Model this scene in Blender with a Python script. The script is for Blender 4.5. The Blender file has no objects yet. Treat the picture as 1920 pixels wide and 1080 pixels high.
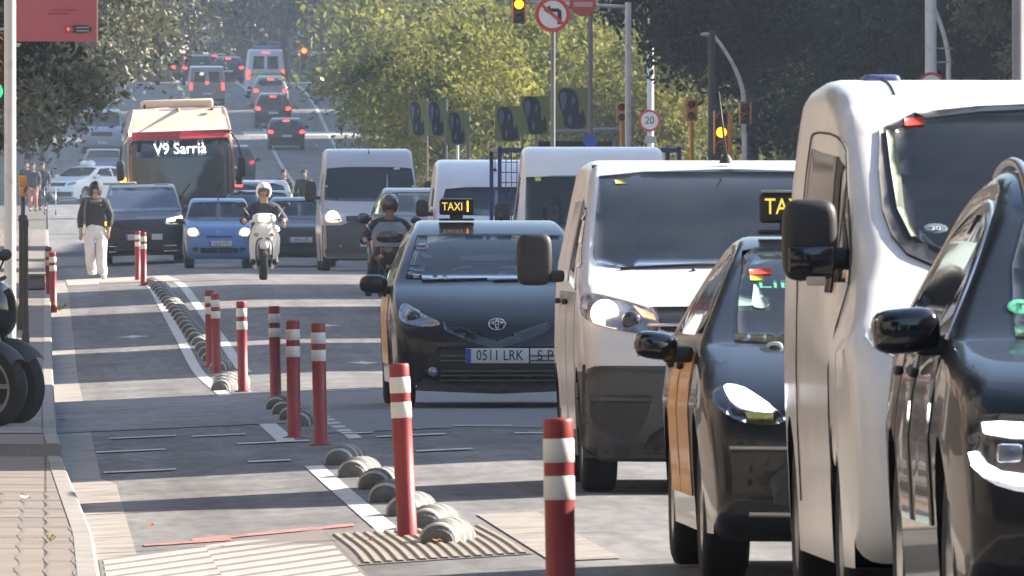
import bpy, bmesh, math, random
import numpy as np
from mathutils import Vector, Matrix, Euler
from mathutils.bvhtree import BVHTree
R = math.radians
scn = bpy.context.scene
COL = scn.collection
# ------------------------------------------------------------------ camera
F, VX, HY, CZ = 26000.0, 85.0, 485.0, 1.35        # focal length in photo pixels, street vanishing point, eye height
cam = bpy.data.cameras.new('camera'); camo = bpy.data.objects.new('camera', cam); COL.objects.link(camo)
cam.sensor_width = 36; cam.lens = F / 1920 * 36
cam.clip_start = 1; cam.clip_end = 4000
YAW, PITCH = math.atan((960 - VX) / F), math.atan((540 - HY) / F)
camo.location = (0, 0, CZ); camo.rotation_euler = (R(90) - PITCH, 0, -YAW)
cam.dof.use_dof = True; cam.dof.focus_distance = 112; cam.dof.aperture_fstop = 44
scn.camera = camo
# ------------------------------------------------------------------ light
SUN_EL, SUN_AZ = R(31), R(73)
w = bpy.data.worlds.new('World'); scn.world = w; w.use_nodes = True
nt = w.node_tree; bg = nt.nodes['Background']
sky = nt.nodes.new('ShaderNodeTexSky'); sky.sky_type = 'NISHITA'; sky.sun_disc = False
sky.sun_elevation = SUN_EL; sky.sun_rotation = SUN_AZ
nt.links.new(sky.outputs[0], bg.inputs[0]); bg.inputs[1].default_value = 0.092
sun = bpy.data.lights.new('sun', 'SUN'); suno = bpy.data.objects.new('sun', sun); COL.objects.link(suno)
sun.energy = 5.0; sun.angle = R(0.53); sun.color = (1.0, 0.89, 0.76)
tosun = Vector((math.sin(SUN_AZ) * math.cos(SUN_EL), math.cos(SUN_AZ) * math.cos(SUN_EL), math.sin(SUN_EL)))
suno.rotation_euler = tosun.to_track_quat('Z', 'Y').to_euler(); suno.location = (40, 40, 60)
vs = scn.view_settings; vs.view_transform = 'Standard'; vs.look = 'None'; vs.gamma = 1; vs.exposure = 1.75
scn.cycles.use_denoising = True
scn.cycles.max_bounces = 8; scn.cycles.transparent_max_bounces = 8; scn.cycles.volume_bounces = 0
scn.cycles.sample_clamp_indirect = 6
# ------------------------------------------------------------------ helpers
_f = Vector((math.sin(YAW) * math.cos(PITCH), math.cos(YAW) * math.cos(PITCH), -math.sin(PITCH)))
_r = Vector((math.cos(YAW), -math.sin(YAW), 0)); _u = _r.cross(_f)
def at(px, py, Y):
    d = _f + _r * ((px - 960) / F) - _u * ((py - 540) / F)
    return Vector((0, 0, CZ)) + d * (Y / d.y)
PY = [(-300, 0), (0, 0), (60, 0), (80, .02), (115, .10), (150, .13), (175, .40), (200, .70), (226, .97), (260, 1.06), (300, 1.15), (325, 1.5),
      (430, 2.35), (553, 3.6), (600, 4.8), (650, 6.6), (703, 9.2), (745, 10.6), (800, 11.5), (1000, 12.5), (3000, 14)]
_py = np.array(PY, float)
def _slopes():
    x, y = _py[:, 0], _py[:, 1]; d = np.diff(y) / np.diff(x); m = np.zeros(len(x))
    for i in range(1, len(x) - 1):
        m[i] = 0 if d[i - 1] * d[i] <= 0 else 2 * d[i - 1] * d[i] / (d[i - 1] + d[i])
    return m
_pm = _slopes()
def prof(Y):
    x, y = _py[:, 0], _py[:, 1]; i = int(np.clip(np.searchsorted(x, Y) - 1, 0, len(x) - 2)); h = x[i + 1] - x[i]; t = min(max((Y - x[i]) / h, 0), 1)
    return ((2 * t**3 - 3 * t**2 + 1) * y[i] + (t**3 - 2 * t**2 + t) * h * _pm[i] + (3 * t**2 - 2 * t**3) * y[i + 1] + (t**3 - t**2) * h * _pm[i + 1])
def rz(X, Y):
    k = 1 if Y < 330 else max(0.3, 1 - (Y - 330) / 200)
    return prof(Y) - .045 * k * min(max(3 - X, 0), 3.2)
def slope(Y): return math.atan((prof(Y + 1.5) - prof(Y - 1.5)) / 3)

_mats = {}
def M(name, col, rough=.5, metal=0, coat=0, noise=None, emit=0, ecol=None, bump=None, spec=.5, coatr=.05, stain=None):
    if name in _mats: return _mats[name]
    m = bpy.data.materials.new(name); m.use_nodes = True; n = m.node_tree.nodes; l = m.node_tree.links; p = n['Principled BSDF']
    p.inputs['Base Color'].default_value = (*col, 1); p.inputs['Roughness'].default_value = rough; p.inputs['Metallic'].default_value = metal
    p.inputs['Coat Weight'].default_value = coat; p.inputs['Coat Roughness'].default_value = coatr; p.inputs['Specular IOR Level'].default_value = spec
    tc0 = n.new('ShaderNodeTexCoord'); oi = n.new('ShaderNodeObjectInfo'); va = n.new('ShaderNodeVectorMath'); va.operation = 'MULTIPLY_ADD'; va.inputs[1].default_value = (31, 17, 23)
    cb = n.new('ShaderNodeCombineXYZ'); [l.new(oi.outputs['Random'], cb.inputs[k]) for k in range(3)]; l.new(cb.outputs[0], va.inputs[0]); l.new(tc0.outputs['Object'], va.inputs[2])
    class tc: outputs = {'Object': va.outputs[0]}
    cur = None
    if noise:
        nz = n.new('ShaderNodeTexNoise'); nz.inputs['Scale'].default_value = noise[0]; nz.inputs['Detail'].default_value = 6
        nz.inputs['Roughness'].default_value = .65
        l.new(tc.outputs['Object'], nz.inputs['Vector'])
        mr = n.new('ShaderNodeMapRange'); mr.inputs[1].default_value = .3; mr.inputs[2].default_value = .7
        mr.inputs[3].default_value = 1 - noise[1]; mr.inputs[4].default_value = 1 + noise[1]; l.new(nz.outputs[0], mr.inputs[0])
        mx = n.new('ShaderNodeMix'); mx.data_type = 'RGBA'; mx.blend_type = 'MULTIPLY'; mx.inputs[0].default_value = 1
        mx.inputs[6].default_value = (*col, 1); l.new(mr.outputs[0], mx.inputs[7]); cur = mx.outputs[2]
    if stain:      # (scale, colour, low, high)
        nz = n.new('ShaderNodeTexNoise'); nz.inputs['Scale'].default_value = stain[0]; nz.inputs['Detail'].default_value = 5
        l.new(tc.outputs['Object'], nz.inputs['Vector'])
        mr = n.new('ShaderNodeMapRange'); mr.inputs[1].default_value = stain[2]; mr.inputs[2].default_value = stain[3]; l.new(nz.outputs[0], mr.inputs[0])
        mx = n.new('ShaderNodeMix'); mx.data_type = 'RGBA'; l.new(mr.outputs[0], mx.inputs[0])
        if cur: l.new(cur, mx.inputs[6])
        else: mx.inputs[6].default_value = (*col, 1)
        mx.inputs[7].default_value = (*stain[1], 1); cur = mx.outputs[2]
    if cur: l.new(cur, p.inputs['Base Color'])
    if emit:
        p.inputs['Emission Color'].default_value = (*(ecol or col), 1); p.inputs['Emission Strength'].default_value = emit
    if bump:
        nb = n.new('ShaderNodeTexNoise'); nb.inputs['Scale'].default_value = bump[0]; nb.inputs['Detail'].default_value = 4
        l.new(tc.outputs['Object'], nb.inputs['Vector'])
        b = n.new('ShaderNodeBump'); b.inputs['Strength'].default_value = bump[1]; b.inputs['Distance'].default_value = bump[2] if len(bump) > 2 else .01
        l.new(nb.outputs[0], b.inputs['Height']); l.new(b.outputs[0], p.inputs['Normal'])
    _mats[name] = m
    return m
def paint(name, col, rough=.35, flake=0):
    dk_ = max(col) < .06
    return M(name, col, rough, 0, .5 if dk_ else .45, spec=.22 if dk_ else .3, noise=(2.5, .05), coatr=.03 if dk_ else .13, bump=(1.7, .05 if dk_ else .03, .02), stain=(3.0, tuple(min(1, c * .85 + .012) for c in col), .55, .9))
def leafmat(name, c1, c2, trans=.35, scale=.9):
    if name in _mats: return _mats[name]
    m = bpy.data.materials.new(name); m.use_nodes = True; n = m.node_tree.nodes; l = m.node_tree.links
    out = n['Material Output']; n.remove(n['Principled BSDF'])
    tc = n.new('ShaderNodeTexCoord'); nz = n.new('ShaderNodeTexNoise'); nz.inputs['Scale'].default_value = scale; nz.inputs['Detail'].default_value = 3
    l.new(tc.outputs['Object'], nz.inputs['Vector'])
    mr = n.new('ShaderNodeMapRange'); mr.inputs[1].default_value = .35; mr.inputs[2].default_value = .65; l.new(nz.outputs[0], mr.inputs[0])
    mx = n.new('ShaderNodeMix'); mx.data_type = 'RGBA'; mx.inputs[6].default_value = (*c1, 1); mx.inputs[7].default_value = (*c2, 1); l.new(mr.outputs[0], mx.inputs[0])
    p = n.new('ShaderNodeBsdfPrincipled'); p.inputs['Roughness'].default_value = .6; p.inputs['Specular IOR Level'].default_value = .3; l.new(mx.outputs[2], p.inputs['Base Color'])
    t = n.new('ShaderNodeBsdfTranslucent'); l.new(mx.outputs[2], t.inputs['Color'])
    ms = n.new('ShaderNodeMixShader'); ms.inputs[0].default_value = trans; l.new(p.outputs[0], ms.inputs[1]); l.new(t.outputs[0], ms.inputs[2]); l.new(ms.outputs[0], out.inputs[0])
    _mats[name] = m
    return m

def tag(o, label=None, cat=None, group=None, kind=None):
    if label: o['label'] = label
    if cat: o['category'] = cat
    if group: o['group'] = group
    if kind: o['kind'] = kind
    return o
def empty(name, loc, label, cat, group=None, rot=(0, 0, 0)):
    o = bpy.data.objects.new(name, None); COL.objects.link(o); o.location = loc; o.rotation_euler = rot; o.empty_display_size = .2
    return tag(o, label, cat, group)
def copy_tree(o, parent=None):
    c = o.copy(); COL.objects.link(c); c.parent = parent
    for ch in list(o.children): copy_tree(ch, c)
    return c

class MB:
    """collects shapes and links them as ONE mesh object"""
    def __init__(s): s.v = []; s.f = []; s.m = []; s.mats = []; s.sm = []
    def mi(s, mat):
        if mat not in s.mats: s.mats.append(mat)
        return s.mats.index(mat)
    def add(s, vs, fs, mat, smooth=False):
        o = len(s.v); k = s.mi(mat); s.v += [tuple(v) for v in vs]
        for f in fs: s.f.append(tuple(i + o for i in f)); s.m.append(k); s.sm.append(smooth)
        return s
    def box(s, c, d, mat, rot=None, bev=0, seg=2):
        bm = bmesh.new(); bmesh.ops.create_cube(bm, size=1)
        for v in bm.verts: v.co = Vector((v.co.x * d[0], v.co.y * d[1], v.co.z * d[2]))
        if bev: bmesh.ops.bevel(bm, geom=bm.edges[:], offset=min(bev, min(d) * .49), segments=seg, affect='EDGES', profile=.5)
        mt = Matrix.Translation(Vector(c)) @ (Euler(rot).to_matrix().to_4x4() if rot else Matrix())
        bm.verts.index_update()
        s.add([mt @ v.co for v in bm.verts], [[v.index for v in f.verts] for f in bm.faces], mat, bool(bev)); bm.free(); return s
    def tube(s, pts, rad, mat, n=8, cap=True):
        pts = [Vector(p) for p in pts]
        if not hasattr(rad, '__len__'): rad = [rad] * len(pts)
        vs = []; fs = []; ref = None
        for i, p in enumerate(pts):
            t = (pts[min(i + 1, len(pts) - 1)] - pts[max(i - 1, 0)]).normalized()
            if ref is None:
                a = Vector((1, 0, 0)) if abs(t.x) < .9 else Vector((0, 1, 0))
                ref = (a - t * a.dot(t)).normalized()
            else: ref = (ref - t * ref.dot(t)).normalized()
            b = t.cross(ref)
            for k in range(n):
                an = 2 * math.pi * k / n; vs.append(p + (ref * math.cos(an) + b * math.sin(an)) * rad[i])
        for i in range(len(pts) - 1):
            for k in range(n): fs.append((i * n + k, i * n + (k + 1) % n, (i + 1) * n + (k + 1) % n, (i + 1) * n + k))
        if cap: fs.append(tuple(range(n - 1, -1, -1))); fs.append(tuple((len(pts) - 1) * n + k for k in range(n)))
        return s.add(vs, fs, mat, True)
    def lathe(s, prof, mat, axis='z', c=(0, 0, 0), n=24, sx=1, sy=1):
        vs = []; fs = []; m = len(prof)
        for k in range(n):
            a = 2 * math.pi * k / n
            for r, h in prof:
                x, y = r * math.cos(a) * sx, r * math.sin(a) * sy
                v = {'z': (x, y, h), 'x': (h, x, y), 'y': (x, h, y)}[axis]
                vs.append((v[0] + c[0], v[1] + c[1], v[2] + c[2]))
        for k in range(n):
            for j in range(m - 1): fs.append((k * m + j, ((k + 1) % n) * m + j, ((k + 1) % n) * m + j + 1, k * m + j + 1))
        return s.add(vs, fs, mat, True)
    def ell(s, c, r, mat, nu=16, nv=10, e=1.0, rot=None):
        vs = []; fs = []
        sp = lambda q, ex: math.copysign(abs(q) ** ex, q)
        mt = Euler(rot).to_matrix() if rot else None
        for i in range(nv + 1):
            ph = -math.pi / 2 + math.pi * i / nv
            for k in range(nu):
                th = 2 * math.pi * k / nu
                p = Vector((r[0] * sp(math.cos(ph), e) * sp(math.cos(th), e), r[1] * sp(math.cos(ph), e) * sp(math.sin(th), e), r[2] * sp(math.sin(ph), e)))
                if mt: p = mt @ p
                vs.append(p + Vector(c))
        for i in range(nv):
            for k in range(nu): fs.append((i * nu + k, i * nu + (k + 1) % nu, (i + 1) * nu + (k + 1) % nu, (i + 1) * nu + k))
        return s.add(vs, fs, mat, True)
    def poly(s, pts, mat): return s.add(pts, [tuple(range(len(pts)))], mat)
    def prism(s, pts, vec, mat):
        n = len(pts); a = [Vector(p) for p in pts]; b = [p + Vector(vec) for p in a]
        fs = [tuple(range(n)), tuple(range(2 * n - 1, n - 1, -1))] + [(i, n + i, n + (i + 1) % n, (i + 1) % n) for i in range(n)]
        return s.add(a + b, fs, mat)
    def text(s, string, size, mat, mtx, ext=.002, xs=1.0):
        cu = bpy.data.curves.new('lettering', 'FONT'); cu.body = string; cu.size = size; cu.extrude = ext; cu.align_x = 'CENTER'; cu.align_y = 'CENTER'; cu.resolution_u = 3
        ob = bpy.data.objects.new('lettering', cu); COL.objects.link(ob)
        me = ob.to_mesh()
        s.add([mtx @ Vector((v.co.x * xs, v.co.y, v.co.z)) for v in me.vertices], [tuple(p.vertices) for p in me.polygons], mat)
        ob.to_mesh_clear(); bpy.data.objects.remove(ob); bpy.data.curves.remove(cu); return s
    def mesh(s, name):
        me = bpy.data.meshes.new(name); me.from_pydata(s.v, [], s.f)
        for m in s.mats: me.materials.append(m)
        me.polygons.foreach_set('material_index', s.m); me.polygons.foreach_set('use_smooth', s.sm); me.update()
        return me
    def build(s, name, parent=None, loc=None, label=None, cat=None, group=None, kind=None):
        o = bpy.data.objects.new(name, s.mesh(name)); COL.objects.link(o)
        if parent: o.parent = parent
        if loc: o.location = loc
        return tag(o, label, cat, group, kind)
UP = lambda loc, rz_=0: Matrix.Translation(Vector(loc)) @ Euler((R(90), 0, rz_)).to_matrix().to_4x4()   # lettering standing up, facing -Y
def chaikin(p, n=1, closed=False):
    for _ in range(n):
        q = [] if closed else [p[0]]
        m = len(p)
        for i in range(m if closed else m - 1):
            a, b = p[i], p[(i + 1) % m]
            q.append(tuple(.75 * x + .25 * y for x, y in zip(a, b))); q.append(tuple(.25 * x + .75 * y for x, y in zip(a, b)))
        if not closed: q.append(p[-1])
        p = q
    return p
def interp(tab, x):
    if x <= tab[0][0]: return tab[0][1]
    for (a, b), (c, d) in zip(tab, tab[1:]):
        if x <= c: return b + (d - b) * (x - a) / (c - a)
    return tab[-1][1]
def see_glass(name, tint, gcol=(1, 1, 1)):
    m = bpy.data.materials.new(name); m.use_nodes = True; n = m.node_tree.nodes; l = m.node_tree.links; n.remove(n['Principled BSDF'])
    t = n.new('ShaderNodeBsdfTransparent'); t.inputs[0].default_value = (*tint, 1); g_ = n.new('ShaderNodeBsdfGlossy'); g_.inputs['Roughness'].default_value = .03; g_.inputs[0].default_value = (*gcol, 1)
    fr = n.new('ShaderNodeFresnel'); fr.inputs[0].default_value = 1.5; d = n.new('ShaderNodeBsdfDiffuse'); d.inputs[0].default_value = (.25, .24, .22, 1)
    tc = n.new('ShaderNodeTexCoord'); nz = n.new('ShaderNodeTexNoise'); nz.inputs['Scale'].default_value = 2.2; nz.inputs['Detail'].default_value = 7; l.new(tc.outputs['Object'], nz.inputs[0])
    mr = n.new('ShaderNodeMapRange'); mr.inputs[1].default_value = .3; mr.inputs[2].default_value = .8; mr.inputs[3].default_value = .02; mr.inputs[4].default_value = .10; l.new(nz.outputs[0], mr.inputs[0])
    a = n.new('ShaderNodeMixShader'); b = n.new('ShaderNodeMixShader'); l.new(fr.outputs[0], a.inputs[0]); l.new(t.outputs[0], a.inputs[1]); l.new(g_.outputs[0], a.inputs[2]); l.new(mr.outputs[0], b.inputs[0]); l.new(a.outputs[0], b.inputs[1]); l.new(d.outputs[0], b.inputs[2])
    l.new(b.outputs[0], n['Material Output'].inputs[0]); _mats[name] = m; return m
# ------------------------------------------------------------------ materials
clear_glass = see_glass('cabin_glass', (.55, .62, .64)); clear_green = see_glass('cabin_glass_green', (.50, .66, .58))
asphalt = M('asphalt', (.138, .138, .141), .85, noise=(40, .35), bump=(120, .5, .01), stain=(.35, (.175, .168, .162), .45, .75))
asphalt_lane = M('cycle_asphalt', (.122, .123, .127), .85, noise=(40, .3), bump=(120, .5, .01), stain=(.8, (.165, .158, .150), .45, .8))
ground_m = M('soil', (.10, .09, .075), .9, noise=(.5, .3))
concrete = M('concrete', (.27, .25, .225), .85, noise=(3, .2), bump=(60, .4, .01), stain=(2.5, (.13, .115, .10), .5, .75))
kerbst = M('kerb_stone', (.25, .237, .22), .8, noise=(4, .2), bump=(50, .4, .01), stain=(1.5, (.18, .165, .15), .5, .8))
platform_m = M('platform_asphalt', (.20, .193, .212), .85, noise=(5, .18), bump=(80, .4, .01), stain=(1.2, (.10, .097, .105), .5, .8))
whitep = M('road_white', (.52, .505, .48), .7, noise=(12, .15), stain=(9, (.20, .195, .19), .55, .75))
redp = M('road_red', (.62, .20, .17), .7, noise=(9, .2), stain=(7, (.12, .11, .10), .42, .6))
rubber = M('tyre_rubber', (.022, .022, .023), .8, noise=(8, .25), bump=(60, .3, .01))
dark = M('dark_plastic', (.028, .028, .030), .55, noise=(5, .2))
gloss_black = M('gloss_black', (.012, .012, .014), .12, coat=1)
alloy = M('alloy', (.48, .48, .50), .3, .9, noise=(6, .1))
chrome = M('chrome', (.75, .75, .77), .1, 1)
steel = M('galvanised_steel', (.42, .43, .44), .45, .6, noise=(5, .12))
whitepole = M('pole_white', (.60, .59, .56), .5, noise=(3, .08), stain=(4, (.35, .33, .30), .55, .8))
greypole = M('pole_grey', (.17, .17, .18), .5, noise=(3, .12))
glass = M('vehicle_glass', (.016, .024, .030), .04, spec=.35, noise=(1.2, .3))
glass_green = M('vehicle_glass_green', (.030, .050, .044), .04, spec=.35, noise=(1.2, .3))
lens = M('lamp_lens', (.30, .32, .36), .22, .4, coat=1, noise=(14, .45))
lens_dark = M('lamp_lens_dark', (.05, .05, .055), .08, .3, coat=1)
bulb_warm = M('lamp_warm', (1, .85, .6), .3, emit=4, ecol=(1, .72, .40))
bulb_hot = M('lamp_hot', (1, .9, .7), .3, emit=2.6, ecol=(1, .64, .36))
bulb_white = M('lamp_white', (1, 1, 1), .3, emit=2.2, ecol=(.93, .95, 1))
bulb_green = M('lamp_pale_green', (1, 1, .8), .3, emit=1.2, ecol=(.95, 1, .66))
bulb_amber = M('lamp_amber', (1, .45, .02), .3, emit=1.7, ecol=(1, .40, .01))
bulb_red = M('lamp_red', (.8, .03, .03), .3, emit=1.5, ecol=(1, .045, .03))
tail_red = M('lamp_red_dim', (.45, .02, .03), .2, coat=1, emit=.25, ecol=(1, .05, .05))
plate_w = M('plate_white', (.66, .67, .67), .4)
plate_b = M('plate_blue', (.03, .08, .42), .4)
ink = M('ink_black', (.012, .012, .014), .5)
sticker_r = M('sticker_red', (.75, .06, .03), .5); sticker_y = M('sticker_yellow', (.62, .66, .06), .5); sticker_w = M('sticker_white', (.55, .62, .62), .5)
sticker_g = M('sticker_green', (.10, .40, .26), .4, emit=.12, ecol=(.12, .6, .36))
# ------------------------------------------------------------------ ground, road, pavements
def strip(name, xl, xr, Y0, Y1, dz, mat, step=2.0, nx=6, kind='structure', zf=rz, tilt=0):
    """a sheet lying on the street; xl / xr are numbers or functions of Y; tilt skews its ends"""
    fl = xl if callable(xl) else (lambda y: xl); fr = xr if callable(xr) else (lambda y: xr)
    n = max(1, int(math.ceil((Y1 - Y0) / step))); b = MB(); vs = []; fs = []
    for i in range(n + 1):
        Y = Y0 + (Y1 - Y0) * i / n
        for k in range(nx + 1):
            X = fl(Y) + (fr(Y) - fl(Y)) * k / nx; Yk = Y + tilt * (X - fl(Y)); vs.append((X, Yk, zf(X, Yk) + dz))
    for i in range(n):
        for k in range(nx):
            a = i * (nx + 1) + k; fs.append((a, a + 1, a + nx + 2, a + nx + 1))
    b.add(vs, fs, mat, True)
    return b.build(name, kind=kind)
def rkerb(Y): return 9.2 if Y < 300 else min(15.5, 9.2 + (Y - 300) * .028)
def lkerb(Y): return .24 if Y < 70 else (.24 - .16 * (Y - 70) / 30 if Y < 100 else .08)
# whole ground as one sheet
b = MB(); xs = [-900, -300, -100, -40, -14, -5, -1, 0, 1, 2, 3, 6, 10, 16, 30, 60, 150, 400, 900]
ys = list(range(-200, 860, 12)) + [900, 1000, 1300, 2000, 3000]
for Y in ys:
    for X in xs: b.v.append((X, Y, rz(X, Y) - .03))
nx = len(xs)
for i in range(len(ys) - 1):
    for k in range(nx - 1): b.f.append((i * nx + k, i * nx + k + 1, (i + 1) * nx + k + 1, (i + 1) * nx + k)); b.m.append(0); b.sm.append(True)
b.mats = [ground_m]; b.build('ground', kind='structure')
strip('road', 2.05, rkerb, 20, 820, 0, asphalt, 3, 14)
strip('cycle_lane', lambda Y: .45 if Y < 90 else .36, 2.05, 20, 250, 0, asphalt_lane, 2, 6)
strip('road_margin', .08, 2.05, 250, 820, 0, asphalt, 4, 4)
strip('gutter', lkerb, lambda Y: .45 if Y < 90 else .36, 20, 250, .001, concrete, 2, 2)

tile_m = M('pavement_tile', (.205, .180, .158), .85, noise=(2.5, .16), bump=(70, .4, .01), stain=(1.3, (.12, .10, .088), .5, .85))
def add_streaks(m, sx, sy, lo, hi):          # worn wheel tracks and patches along the street
    n = m.node_tree.nodes; l = m.node_tree.links; p = n['Principled BSDF']; src = p.inputs['Base Color'].links[0].from_socket; tc = n.new('ShaderNodeTexCoord')
    for k, (ax, ay) in enumerate(((sx, sy), (.9, .22), (9, .9))):
        mp = n.new('ShaderNodeMapping'); mp.inputs['Scale'].default_value = (ax, ay, 1); l.new(tc.outputs['Object'], mp.inputs[0]); nz = n.new('ShaderNodeTexNoise'); nz.inputs['Scale'].default_value = 1; nz.inputs['Detail'].default_value = 5; l.new(mp.outputs[0], nz.inputs[0])
        mr = n.new('ShaderNodeMapRange'); mr.inputs[1].default_value = .35; mr.inputs[2].default_value = .65; mr.inputs[3].default_value = lo; mr.inputs[4].default_value = hi; l.new(nz.outputs[0], mr.inputs[0])
        mx = n.new('ShaderNodeMix'); mx.data_type = 'RGBA'; mx.blend_type = 'MULTIPLY'; mx.inputs[0].default_value = 1; l.new(src, mx.inputs[6]); l.new(mr.outputs[0], mx.inputs[7]); src = mx.outputs[2]
    mp = n.new('ShaderNodeMapping'); mp.inputs['Scale'].default_value = (.55, .10, 1); l.new(tc.outputs['Object'], mp.inputs[0]); vo = n.new('ShaderNodeTexVoronoi'); vo.feature = 'DISTANCE_TO_EDGE'; vo.inputs['Scale'].default_value = 1; nz = n.new('ShaderNodeTexNoise'); nz.inputs['Scale'].default_value = 3; nz.inputs['Detail'].default_value = 5
    ad = n.new('ShaderNodeMix'); ad.data_type = 'VECTOR'; ad.inputs[0].default_value = .25; l.new(mp.outputs[0], ad.inputs[4]); l.new(tc.outputs['Object'], nz.inputs[0]); l.new(nz.outputs['Color'], ad.inputs[5]); l.new(ad.outputs[1], vo.inputs[0])
    mr = n.new('ShaderNodeMapRange'); mr.inputs[1].default_value = .002; mr.inputs[2].default_value = .010; mr.inputs[3].default_value = .55; mr.inputs[4].default_value = 1; l.new(vo.outputs[0], mr.inputs[0])
    mx = n.new('ShaderNodeMix'); mx.data_type = 'RGBA'; mx.blend_type = 'MULTIPLY'; mx.inputs[0].default_value = 1; l.new(src, mx.inputs[6]); l.new(mr.outputs[0], mx.inputs[7]); l.new(mx.outputs[2], p.inputs['Base Color'])
add_streaks(asphalt, 2.2, .035, .84, 1.16); add_streaks(asphalt_lane, 2.6, .04, .82, 1.18); add_streaks(platform_m, 1.5, .3, .86, 1.12)
def add_tiles(m, size):                              # joints between the paving tiles
    n = m.node_tree.nodes; l = m.node_tree.links; p = n['Principled BSDF']; tc = n.new('ShaderNodeTexCoord')
    br = n.new('ShaderNodeTexBrick'); br.inputs['Scale'].default_value = 1; br.offset = 0
    br.inputs['Brick Width'].default_value = size; br.inputs['Row Height'].default_value = size; br.inputs['Mortar Size'].default_value = .008
    br.inputs['Color1'].default_value = (1, 1, 1, 1); br.inputs['Color2'].default_value = (.85, .85, .85, 1); br.inputs['Mortar'].default_value = (.3, .28, .26, 1)
    l.new(tc.outputs['Object'], br.inputs['Vector'])
    src = p.inputs['Base Color'].links[0].from_socket
    mx = n.new('ShaderNodeMix'); mx.data_type = 'RGBA'; mx.blend_type = 'MULTIPLY'; mx.inputs[0].default_value = 1
    l.new(src, mx.inputs[6]); l.new(br.outputs[0], mx.inputs[7]); l.new(mx.outputs[2], p.inputs['Base Color'])
add_tiles(tile_m, .4)
def raised(name, xl, xr, Y0, Y1, h, mat, kerbm, side='r', kw=.10):
    """pavement slab with a kerb step on the road side"""
    fl = xl if callable(xl) else (lambda y: xl); fr = xr if callable(xr) else (lambda y: xr)
    s = 1 if side == 'r' else -1
    e = fr if side == 'r' else fl
    b = MB(); n = int((Y1 - Y0) / 2) + 1; vs = []; fs = []
    for i in range(n + 1):
        Y = Y0 + (Y1 - Y0) * i / n; x = e(Y)
        vs += [(x, Y, rz(x, Y) - .03), (x, Y, rz(x, Y) + h - .015), (x - s * .015, Y, rz(x, Y) + h), (x - s * kw, Y, rz(x, Y) + h)]
    for i in range(n):
        for k in range(3): fs.append((i * 4 + k, i * 4 + k + 1, i * 4 + k + 5, i * 4 + k + 4))
    fs += [(0, 1, 2, 3)]
    b.add(vs, fs, kerbm); b.build(name.replace('pavement', 'kerb'), kind='structure')
    o = strip(name, (lambda Y: fl(Y)) if side == 'r' else (lambda Y: e(Y) + kw), (lambda Y: e(Y) - kw) if side == 'r' else fr, Y0, Y1, h - .004, mat, 2, 6, zf=lambda X, Y: rz(e(Y), Y))
    if side == 'r':        # closing step at the near end
        x0, x1 = fl(Y0), e(Y0) - kw
        MB().poly([(x0, Y0 - .002, rz(x1, Y0) - .03), (x1 + kw, Y0 - .002, rz(x1, Y0) - .03), (x1 + kw, Y0 - .002, rz(x1, Y0) + h), (x0, Y0 - .002, rz(x1, Y0) + h)], kerbm).build(name.replace('pavement', 'kerb_end'), kind='structure')
    return o
raised('pavement', -9, lkerb, 20, 94.5, .085, tile_m, kerbst)
raised('pavement_beyond', -9, lkerb, 94.5, 400, .17, tile_m, kerbst)
raised('pavement_opposite', rkerb, 24, 20, 640, .14, tile_m, kerbst, side='l')
# raised crossing of violet grey concrete
strip('crossing_platform', -.02, 2.05, 110, 131, .006, platform_m, 2, 6)
strip('crossing_platform_road', 2.05, 9.2, 104, 131, .005, M('platform_asphalt_dark', (.175, .175, .195), .85, noise=(5, .18), bump=(80, .4, .01)), 2, 8)
strip('pale_slab', -.5, lambda Y: lkerb(Y) - .11, 99, 124, .172, concrete, 2, 2, zf=lambda X, Y: rz(lkerb(Y), Y))
strip('crossing_paving', .38, 2.3, 236, 262, .006, M('crossing_concrete', (.33, .305, .28), .8, noise=(2, .15), stain=(1, (.2, .18, .17), .5, .8)), 2, 5)
# lines
def mark(name, *a, **k): return strip(name, *a, .005, whitep, nx=2, **k)
def line(name, X, Y0, Y1, wd=.12): return strip(name, X - wd / 2, X + wd / 2, Y0, Y1, .005, whitep, 2, 1)
line('lane_line', 1.76, 70.5, 91); line('lane_line', 1.76, 101, 111.5, .14); line('lane_line', 1.70, 131, 228, .12); line('lane_line', 2.26, 101, 113, .1); line('lane_line', 2.2, 152, 234, .13)
def dash(x0, x1, y, half=.28, tilt=0):
    p = at((x0 + x1) / 2, y, 100)
    Y = 100.0
    for _ in range(12): X = (x0 - VX) / F * Y; Y = F * (CZ - rz(X, Y)) / (y - HY)
    return strip('crossing_line', (x0 - VX) / F * Y, (x1 - VX) / F * Y, Y - half, Y + half, .010, whitep, .3, 4)
for x0, x1, y in [(180, 310, 850), (195, 330, 888), (205, 330, 824), (360, 460, 820), (445, 580, 834), (465, 545, 868), (705, 835, 821), (780, 886, 848), (965, 1030, 814), (640, 700, 815), (600, 690, 735), (850, 960, 800)]:
    dash(x0, x1, y, .24)
for px, py in [(560, 563), (612, 611), (682, 681), (250, 632), (370, 636)]:      # small lozenge lane markings
    X = 0; Y = 150.
    for _ in range(40): X = (px - VX) / F * Y; Y = .5 * Y + .5 * F * (CZ - rz(X, Y)) / (py - HY)
    b = MB(); L = 2.2
    pts = [(-.20, 0), (-.06, -.25 * L), (.0, -.5 * L), (.06, -.25 * L), (.20, 0), (.06, .25 * L), (0, .5 * L), (-.06, .25 * L)]
    b.poly([(X + u, Y + v, rz(X + u, Y + v) + .006) for u, v in pts], whitep); b.build('lane_arrow', kind='structure')
for X in (7.2, 7.75, 10.6, 13.6): line('far_lane_line', X, 430, 780, .16)
for X, a, c in [(5.1, 150, 172), (5.1, 183, 205), (5.1, 320, 345), (5.1, 365, 390)]: line('lane_line', X, a, c, .12)
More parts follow.
